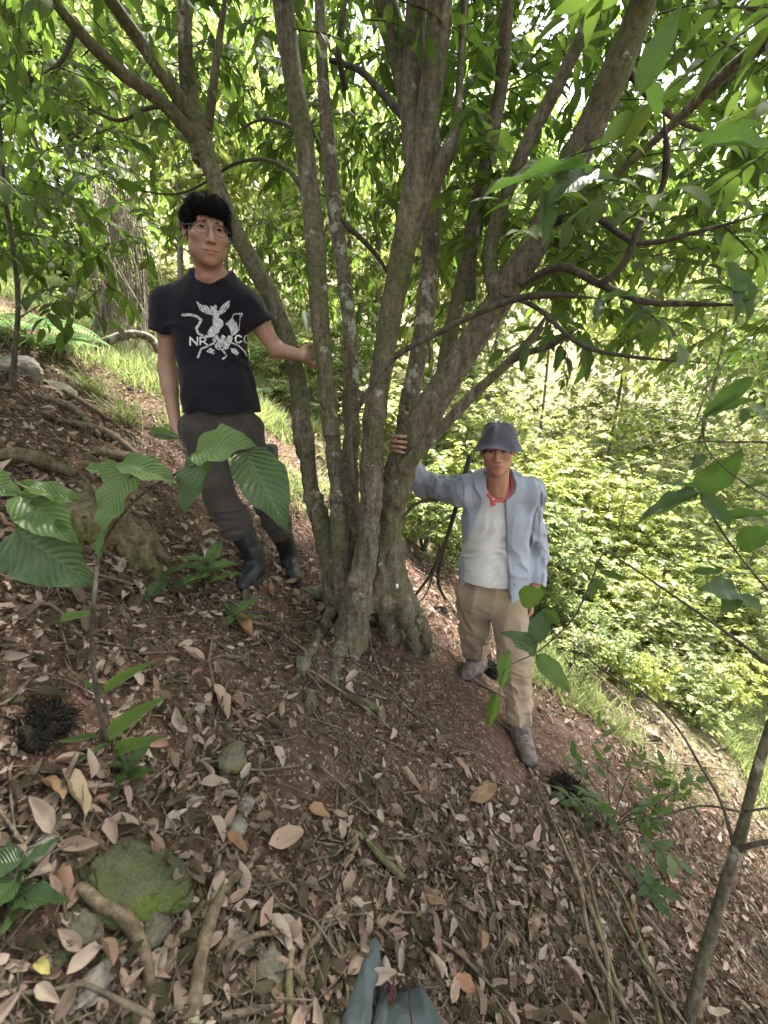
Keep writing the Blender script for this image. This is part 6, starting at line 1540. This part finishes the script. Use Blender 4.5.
# ---------------------------------------------------------------- man in the hat
def man_hat():
    base = on_ground(497, 705)
    root = empty('person', base, 'man in bucket hat, open pale blue shirt and khaki trousers, right of the tree', 'person')
    H = Head(atY(498, 451, 2.17), R_(-16), R_(3), R_(-2), 1.02)
    neck = atY(498, 491.5, 2.25)
    shL = atY(466, 491, 2.30); shR = atY(528, 494, 2.30)
    elL = atY(424, 485, 2.50); wrL = atY(399, 452, 2.27)
    elR = atY(537, 552, 2.36); wrR = atY(532, 596, 2.26)
    ch = atY(496, 530, 2.32); wa = atY(494, 568, 2.32); pe = atY(492, 590, 2.33)
    hipL = pe + [-.095, .02, -.03]; hipR = pe + [.095, -.02, -.03]
    fL = on_ground(476, 672); fR = on_ground(520, 742)
    anL = fL + [0, .05, .09]; anR = fR + [0, .06, .10]
    knL = atY(475, 630, 2.38); knR = atY(514, 655, 2.16)
    for a in (('m2 upper arm L', shL, elL), ('fore L', elL, wrL), ('upper R', shR, elR), ('fore R', elR, wrR), ('thigh L', hipL, knL), ('shin L', knL, anL), ('thigh R', hipR, knR), ('shin R', knR, anR), ('head-soleR', H.w((0, 0, .122)), fR), ('shw', shL, shR)): seg(*a)
    lo = np.array([0.0, 1.78, -2.1]); hi = np.array([1.12, 2.85, .02])
    def torso(f, off, k=.05):
        f.cone(shL, shR, .058, .058, k, off=off)
        f.cone(neck + [0, .02, -.02], ch, .07, .1, .06, flat=((0, 1, 0), .85), off=off)
        f.cone(neck + [-.035, .045, .055], shL + [.03, 0, .008], .030, .047, .05, off=off); f.cone(neck + [.035, .045, .055], shR + [-.03, 0, .008], .030, .047, .05, off=off)
        for q in (-1, 1):
            f.cone(ch + [q * .08, 0, .06], wa + [q * .07, 0, 0], .098, .095, k, off=off); f.cone(wa + [q * .065, 0, 0], pe + [q * .065, 0, 0], .095, .1, k, off=off)
    f = Field(lo, hi, .0036)
    torso(f, -.008)
    f.cone(shL, elL, .048, .04, .03); f.cone(elL, wrL, .04, .027, .02); f.cone(shR, elR, .048, .04, .03); f.cone(elR, wrR, .04, .027, .02)
    # right hand: palm behind the leaning stem, four fingers coming round its edge
    pc = atY(394, 447, 2.18)
    f.cone(wrL, pc, .027, .03, .02); f.ell(pc + [0, -.02, 0], (.022, .045, .042), .015)
    for i, (yy, l_, dx_, dy_) in enumerate(((436.5, .85, 1.5, .2), (441.4, 1.0, .2, 1.0), (446.3, .92, .3, 1.6), (450.6, .7, 1.6, 2.4))):
        f.chain([atY(391 + dx_, yy - .5, 2.14), atY(391 + dx_, yy, 2.065), atY(393.5 + dx_, yy, 2.015), atY(394 + dx_ + 6 * l_, yy + .4 * dy_, 1.984), atY(394 + dx_ + 12 * l_, yy + dy_, 1.972)], [.0098, .0102, .0092, .0086, .007], .0015)
    f.chain([atY(396, 441, 2.2), atY(404, 434, 2.17), atY(412, 430, 2.14)], [.014, .011, .009], .008)
    hand(f, wrR, (-.05, -.25, -1), (-.9, .3, 0), 1, 1.0, .5)
    f.cone(hipL, knL, .075, .052, .04); f.cone(knL, anL, .05, .037, .03); f.cone(hipR, knR, .075, .052, .04); f.cone(knR, anR, .05, .037, .03)
    f.cone(anL, fL + [0, 0, .05], .03, .02, .02); f.cone(anR, fR + [0, 0, .05], .03, .02, .02)
    f.cone(H.w((0, -.03, -.07)), neck + [0, .01, -.01], .055, .06, .025)
    for q in (-1, 1): f.cone(H.w((q * .045, -.02, -.06)), neck + [q * .012, -.045, -.014], .012, .011, .02)
    H.build(f, jaw=1.04, smile=.0045, cheeks=1.1)
    V, Q = f.mesh(); Q = fix_winding(V, Q)
    body = mesh_np('body', V, [Q], M['skin2'], root, col=H.colours(V, (.52, .31, .22), (.38, .17, .14)))
    H.features(body, open_=.0034)
    # white top
    f = Field(lo, hi, .0038)
    torso(f, .007)
    for q in (-1, 1): f.cone(wa + [q * .07, 0, 0], pe + [q * .078, 0, -.16], .103, .106, .04)
    f.cone(wa, pe + [0, 0, -.16], .12, .125, .04, flat=((0, 1, 0), .85))
    HOLE = [(neck + [-.003, -.055, .05], (.07, .1, .082)), (neck + [0, 0, .085], (.064, .075, .06))]
    for c_, r_ in HOLE: f.ell(c_, r_, .008, 's')
    def d1(P):
        q = np.stack([P[:, 0] * .8 + P[:, 2] * .5, P[:, 1], P[:, 2] - P[:, 0] * .6], -1)
        return folds(q, 45, (6, 4, 20), .0085) * np.clip((neck[2] - P[:, 2]) / .2, .3, 1)
    f.displace(d1, .04)
    hz = atY(490, 587, 2.2)[2]
    f.apply([.2, 1.9, hz - .7], [1.0, 2.85, hz], lambda P: P[..., 2] - hz + .10 * (P[..., 0] - .5), .004, 's')
    V, Q = f.mesh(); tee = mesh_np('white_top', V, [fix_winding(V, Q)], M['whitecloth'], root)
    tb = BVHTree.FromPolygons([tuple(v) for v in V], [tuple(int(i) for i in q) for q in fix_winding(V, Q)])
    def onto(bv, a, b, lift):
        r = ray(a, b); r = Vector([float(v) for v in r / np.linalg.norm(r)]); h_ = bv.ray_cast(Vector((0, 0, 0)), r)
        return atY(a, b, 2.15) if h_[0] is None else np.array(h_[0] - r * lift)
    f = Field(neck - [.2, .2, .16], neck + [.2, .2, .2], .003)
    torso(f, .014)
    for c_, r_ in HOLE: f.ell(c_, r_, .004, 's')
    _, PP = f._block(f.lo, f.lo + f.n * f.vox)
    def inell(P, c_, r_, e): 
        r2 = np.array(r_) + e; q = (P - c_); k0 = np.linalg.norm(q / r2, axis=-1); return k0 * (k0 - 1) / (np.linalg.norm(q / r2 ** 2, axis=-1) + 1e-9)
    band = np.minimum(inell(PP, *HOLE[0], .017), inell(PP, *HOLE[1], .014))
    pk = [atY(a_, b_, 2.2) for a_, b_ in ((489, 490), (495, 490), (496, 506), (491.5, 507))]; band = np.minimum(band, poly_sdf(PP[..., 0], PP[..., 2], [(p_[0], p_[2]) for p_ in pk]) + (PP[..., 1] > neck[1]) * 1.0)
    f.g = np.maximum(f.g, band).astype(np.float32)
    V, Q = f.mesh(); co_ = mesh_np('collar_band', V, [fix_winding(V, Q)], M['pinkcloth'], root)
    cb = BVHTree.FromPolygons([tuple(v) for v in V], [tuple(int(i) for i in q) for q in fix_winding(V, Q)])
    def button(px, py, bv, mat, par, r=.0055):
        c = onto(bv, px, py, .001); V = []; n = 10
        fw_ = nrm_(c); ux = nrm_(np.cross(fw_, [0, 0, 1])); uz = np.cross(ux, fw_)
        V = [c - fw_ * .003] + [c + (ux * math.cos(a) + uz * math.sin(a)) * r - fw_ * .002 for a in np.linspace(0, 6.283, n, endpoint=False)] + [c + (ux * math.cos(a) + uz * math.sin(a)) * r + fw_ * .004 for a in np.linspace(0, 6.283, n, endpoint=False)]
        T_ = [[0, 1 + (i + 1) % n, 1 + i] for i in range(n)]; Q_ = [[1 + i, 1 + (i + 1) % n, 1 + n + (i + 1) % n, 1 + n + i] for i in range(n)]
        mesh_np('button', np.array(V), [np.array(T_), np.array(Q_)], mat, par, smooth=False)
    button(491, 492.5, cb, M['button'], co_); button(493.5, 499, cb, M['button'], co_)
    # open shirt
    f = Field(lo, hi, .0038)
    torso(f, .023)
    for q in (-1, 1): f.cone(wa + [q * .075, 0, .02], pe + [q * .085, 0, -.12], .118, .122, .05)
    f.cone(wa, pe + [0, .02, -.12], .15, .155, .05, flat=((0, 1, 0), .85))
    f.cone(shL, elL, .07, .062, .04); f.cone(elL, wrL * .9 + elL * .1, .062, .045, .03)
    f.cone(shR, elR, .07, .06, .04); f.cone(elR, elR * .2 + wrR * .8, .06, .05, .03); cuf = elR * .2 + wrR * .8
    f.chain([elR * .45 + wrR * .55, cuf], [.055, .052], .01)
    def d2(P):
        a = folds(P, 55, (10, 8, 2.8), .010); b = folds(P, 57, (22, 10, 9), .010); arm = ((P[:, 0] < shL[0] - .03) | (P[:, 0] > shR[0] + .03))
        return np.where(arm, b * 1.3, a)
    f.displace(d2, .04)
    YR = 2.16
    prism(f, [(480, 468), (485.5, 494), (485, 506), (479, 522), (472, 540), (466.5, 556), (465.5, 584), (464, 660), (512.5, 660), (511.5, 609), (510, 579), (509, 545), (508, 520), (507, 502), (510, 478), (512, 468)], 1.7, 2.315, 's', .006, YR)
    # hems
    prism(f, [(466, 598), (466, 760), (512.5, 760), (512, 598)], 1.7, 2.85, 's', .005, YR)
    prism(f, [(440, 583), (466, 587), (470, 700), (440, 700)], 1.7, 2.8, 's', .005, YR); prism(f, [(505, 610), (533, 611), (536, 604), (541, 597), (600, 597), (600, 720), (505, 720)], 1.7, 2.8, 's', .005, YR)
    f.apply(np.array([.3, 2.25, -1.9]), np.array([1.05, 2.85, -1.0]), lambda P: np.maximum(P[..., 2] - atY(490, 604, 2.3)[2], 2.38 - P[..., 1]), .005, 's')
    f.ell(neck + [.0, -.055, .05], (.076, .118, .088), .01, 's'); f.ell(neck + [0, 0, .09], (.068, .08, .07), .01, 's')
    f.chain([cuf, wrR], [.04, .04], .004, op='s')
    f.cone(wrR, wrR + (wrR - elR) * .4, .09, .09, .004, 's')
    V, Q = f.mesh(); Q = fix_winding(V, Q)
    sh = mesh_np('open_shirt', V, [Q], M['bluecloth'], root)
    sb = BVHTree.FromPolygons([tuple(v) for v in V], [tuple(int(i) for i in q) for q in Q])
    for a, b in ((483, 508), (479, 518), (474.5, 531), (469, 545), (463.5, 560), (514, 520), (513.5, 545), (514, 565), (515, 585)): button(a, b, sb, M['bbutton'], sh, .0045)
    f = Field(neck - [.25, .25, .2], neck + [.25, .25, .25], .003)
    torso(f, .040)
    f.ell(neck + [.0, -.05, .045], (.078, .118, .088), .004, 's'); f.ell(neck + [0, 0, .09], (.07, .082, .07), .004, 's')
    _, PP = f._block(f.lo, f.lo + f.n * f.vox)
    d_ = np.full(PP.shape[:-1], 9.0)
    for pl in ([(474, 466), (482, 466), (488, 478), (489.5, 491), (481, 499), (474.5, 487)], [(506, 466), (513, 466), (523, 486), (524, 491), (513, 493.5), (507.5, 484)]):
        W_ = [atY(a_, b_, 2.2) for a_, b_ in pl]; d_ = np.minimum(d_, poly_sdf(PP[..., 0], PP[..., 2], [(p_[0], p_[2]) for p_ in W_]))
    back = np.maximum(np.linalg.norm((PP - (neck + [0, .02, .0]))[..., :2], axis=-1) - .125, (neck[1] + .01) - PP[..., 1])
    f.g = np.maximum(f.g, np.minimum(np.maximum(d_, PP[..., 1] - neck[1] - .03), back)).astype(np.float32)
    V, Q = f.mesh(); mesh_np('collar', V, [fix_winding(V, Q)], M['bluecloth'], sh)
    # trousers
    f = Field(lo, hi, .0038)
    f.cone(pe + [0, 0, .16], pe + [0, 0, -.03], .105, .135, .03, flat=((0, 1, 0), .85))
    for q in (-1, 1): f.cone(pe + [q * .06, 0, .15], pe + [q * .065, 0, -.03], .09, .1, .04)
    cL = anL + [0, -.0, .02]; cR = anR + [0, 0, .03]
    f.cone(hipL, knL, .11, .082, .03); f.cone(knL, cL, .082, .07, .03); f.cone(hipR, knR, .11, .083, .03); f.cone(knR, cR, .083, .068, .03)
    f.displace(lambda P: folds(P, 65, (10, 9, 4), .012) + folds(np.stack([P[:, 0] + P[:, 2] * .4, P[:, 1], P[:, 2]], -1), 67, (7, 7, 20), .011) * np.clip((pe[2] - .25 - P[:, 2]) / .15, .2, 1), .04)
    f.apply(cL - [.14, .14, .14], cL + [.14, .14, -.0], lambda P: np.maximum(P[..., 2] - (cL[2] - .055), P[..., 0] - (cL[0] + .12)), .004, 's'); f.apply(cR - [.14, .14, .14], cR + [.14, .14, 0], lambda P: P[..., 2] - (cR[2] - .05), .004, 's')
    V, Q = f.mesh(); mesh_np('trousers', V, [fix_winding(V, Q)], M['khaki'], root)
    for an_, fo, dx in ((anL, fL, -.10), (anR, fR, .0)):
        dirv = nrm_([dx * 1.2, -.15, 0]) if dx else nrm_([.02, -1, 0]); toe = fo + dirv * .145 + [0, 0, .03]; toe[2] = max(toe[2], gz(toe[0], toe[1]) + .03); heel = fo - dirv * .065 + [0, 0, .035]
        f = Field(fo - [.27, .27, .1], fo + [.2, .2, .22], .0034)
        f.cone(heel + [0, 0, .01], toe, .045, .044, .02); f.cone(an_ + [0, 0, .02], fo + [0, 0, .04], .05, .048, .03); f.cone(an_ + [0, 0, -.01], toe * .7 + fo * .3 + [0, 0, .02], .046, .034, .03)
        f.displace(lambda P: .002 * fbm(P * 30, 2, 4), .02); V, Q = f.mesh(); so_ = mesh_np('hiking_shoe', V, [fix_winding(V, Q)], M['shoe'], root)
        f = Field(fo - [.27, .27, .12], fo + [.2, .2, .12], .0034); f.cone(heel + [0, 0, -.022], toe + [0, 0, -.014], .049, .048, .02, flat=((0, 0, 1), .5)); V, Q = f.mesh(); mesh_np('sole', V, [fix_winding(V, Q)], M['sole'], so_)
        bb = BVHTree.FromPolygons([tuple(v) for v in f.mesh()[0]], [tuple(int(i) for i in q) for q in f.mesh()[1]]) if False else None
        sd = np.cross(dirv, [0, 0, 1]); mb = MB()
        for k in range(5):
            c = (an_ + [0, 0, -.0]) * (1 - k / 5) * 1.0 + (toe + [0, 0, .012]) * (k / 5) + dirv * (.042 - .012 * k / 5); c[2] += .022
            mb = MB(); mb.add(*tube([c - sd * .026 - [0, 0, .012], c, c + sd * .026 - [0, 0, .012]], [.0025] * 3, 5, .008))
            mb.build('lace', M['lace'], so_)
    # bucket hat
    n = 56; prof = [(.0, .098), (.04, .097), (.062, .091), (.077, .076), (.087, .045), (.097, .018), (.102, .01), (.115, -.004), (.130, -.020), (.1315, -.0235), (.128, -.024), (.113, -.010), (.101, .003), (.094, .012), (.084, .045), (.072, .074), (.045, .088), (0, .09)]
    rs = np.random.default_rng(6); V = []
    for i, (r, z) in enumerate(prof):
        for k in range(n):
            a = 2 * math.pi * k / n; x = math.cos(a); y = math.sin(a)
            zz = z + .036 ; droop = 0
            if z < .02: droop = -.030 * abs(x) ** 2 * (r - .095) / .04 + .03 * (y > 0) * y * (r - .095) / .04 + .004 * math.sin(3 * a + 1) * (r - .09) / .04
            w_ = 1 + .09 * float(vnoise(np.array([[x * 1.6, y * 1.6, z * 22]]), 3)[0]) * (z > .02) * (r > .03)
            V.append(H.w((x * r * w_ * .96, y * r * w_ * 1.08 - .006 - .06 * (z - .0) , zz + droop + min(1, r / .07) * .02 * float(vnoise(np.array([[x * 2.9, y * 2.9, z * 14]]), 8)[0]))))
    V = np.array(V); m_ = len(prof); i = (np.arange(m_ - 1) * n)[:, None] + np.arange(n)[None]; j = (np.arange(m_ - 1) * n)[:, None] + (np.arange(n) + 1)[None] % n
    Q = np.stack([i, j, j + n, i + n], -1).reshape(-1, 4); ho = mesh_np('bucket_hat', V, [fix_winding(V, Q)], M['hatcloth'], root)
    md = ho.modifiers.new('sub', 'SUBSURF'); md.levels = 1; md.render_levels = 1
man_hat()
# ------------------------------------------------------------------ light
w = bpy.data.worlds.new('World'); sc.world = w; w.use_nodes = True
nt = w.node_tree; nt.nodes.clear()
wo = nt.nodes.new('ShaderNodeOutputWorld'); bg = nt.nodes.new('ShaderNodeBackground'); sky = nt.nodes.new('ShaderNodeTexSky')
sky.sky_type = 'NISHITA'; sky.sun_disc = False
SUN_EL, SUN_AZ = R_(62), R_(28)          # azimuth from +Y (ahead) towards +X (right)
sky.sun_elevation = SUN_EL; sky.sun_rotation = SUN_AZ
sky.air_density = 1.0; sky.dust_density = 4.0; sky.ozone_density = .6
bg.inputs[1].default_value = .10
hz = nt.nodes.new('ShaderNodeMix'); hz.data_type = 'RGBA'; hz.inputs[0].default_value = .6      # thin white cloud over the blue
nt.links.new(sky.outputs[0], hz.inputs[6]); hz.inputs[7].default_value = (5.9, 5.9, 6.1, 1)
nt.links.new(hz.outputs[2], bg.inputs[0]); nt.links.new(bg.outputs[0], wo.inputs[0])
sl = bpy.data.lights.new('sun', 'SUN'); so = bpy.data.objects.new('sun', sl); COL.objects.link(so)
sl.energy = 5.0; sl.angle = R_(5); sl.color = (1, .95, .86)
sd = Vector((math.sin(SUN_AZ) * math.cos(SUN_EL), math.cos(SUN_AZ) * math.cos(SUN_EL), math.sin(SUN_EL)))
so.rotation_euler = sd.to_track_quat('Z', 'Y').to_euler()
so.location = sd * 30
vs = sc.view_settings
vs.view_transform = 'Standard'; vs.look = 'None'; vs.gamma = 1; vs.use_curve_mapping = False
vs.exposure = 2.95
sc.render.film_transparent = False
c = sc.cycles
c.use_denoising = True
try: c.denoiser = 'OPENIMAGEDENOISE'
except Exception: pass
c.max_bounces = 6; c.diffuse_bounces = 4; c.glossy_bounces = 2; c.transmission_bounces = 4; c.transparent_max_bounces = 4
c.sample_clamp_indirect = 8
c.caustics_reflective = False; c.caustics_refractive = False
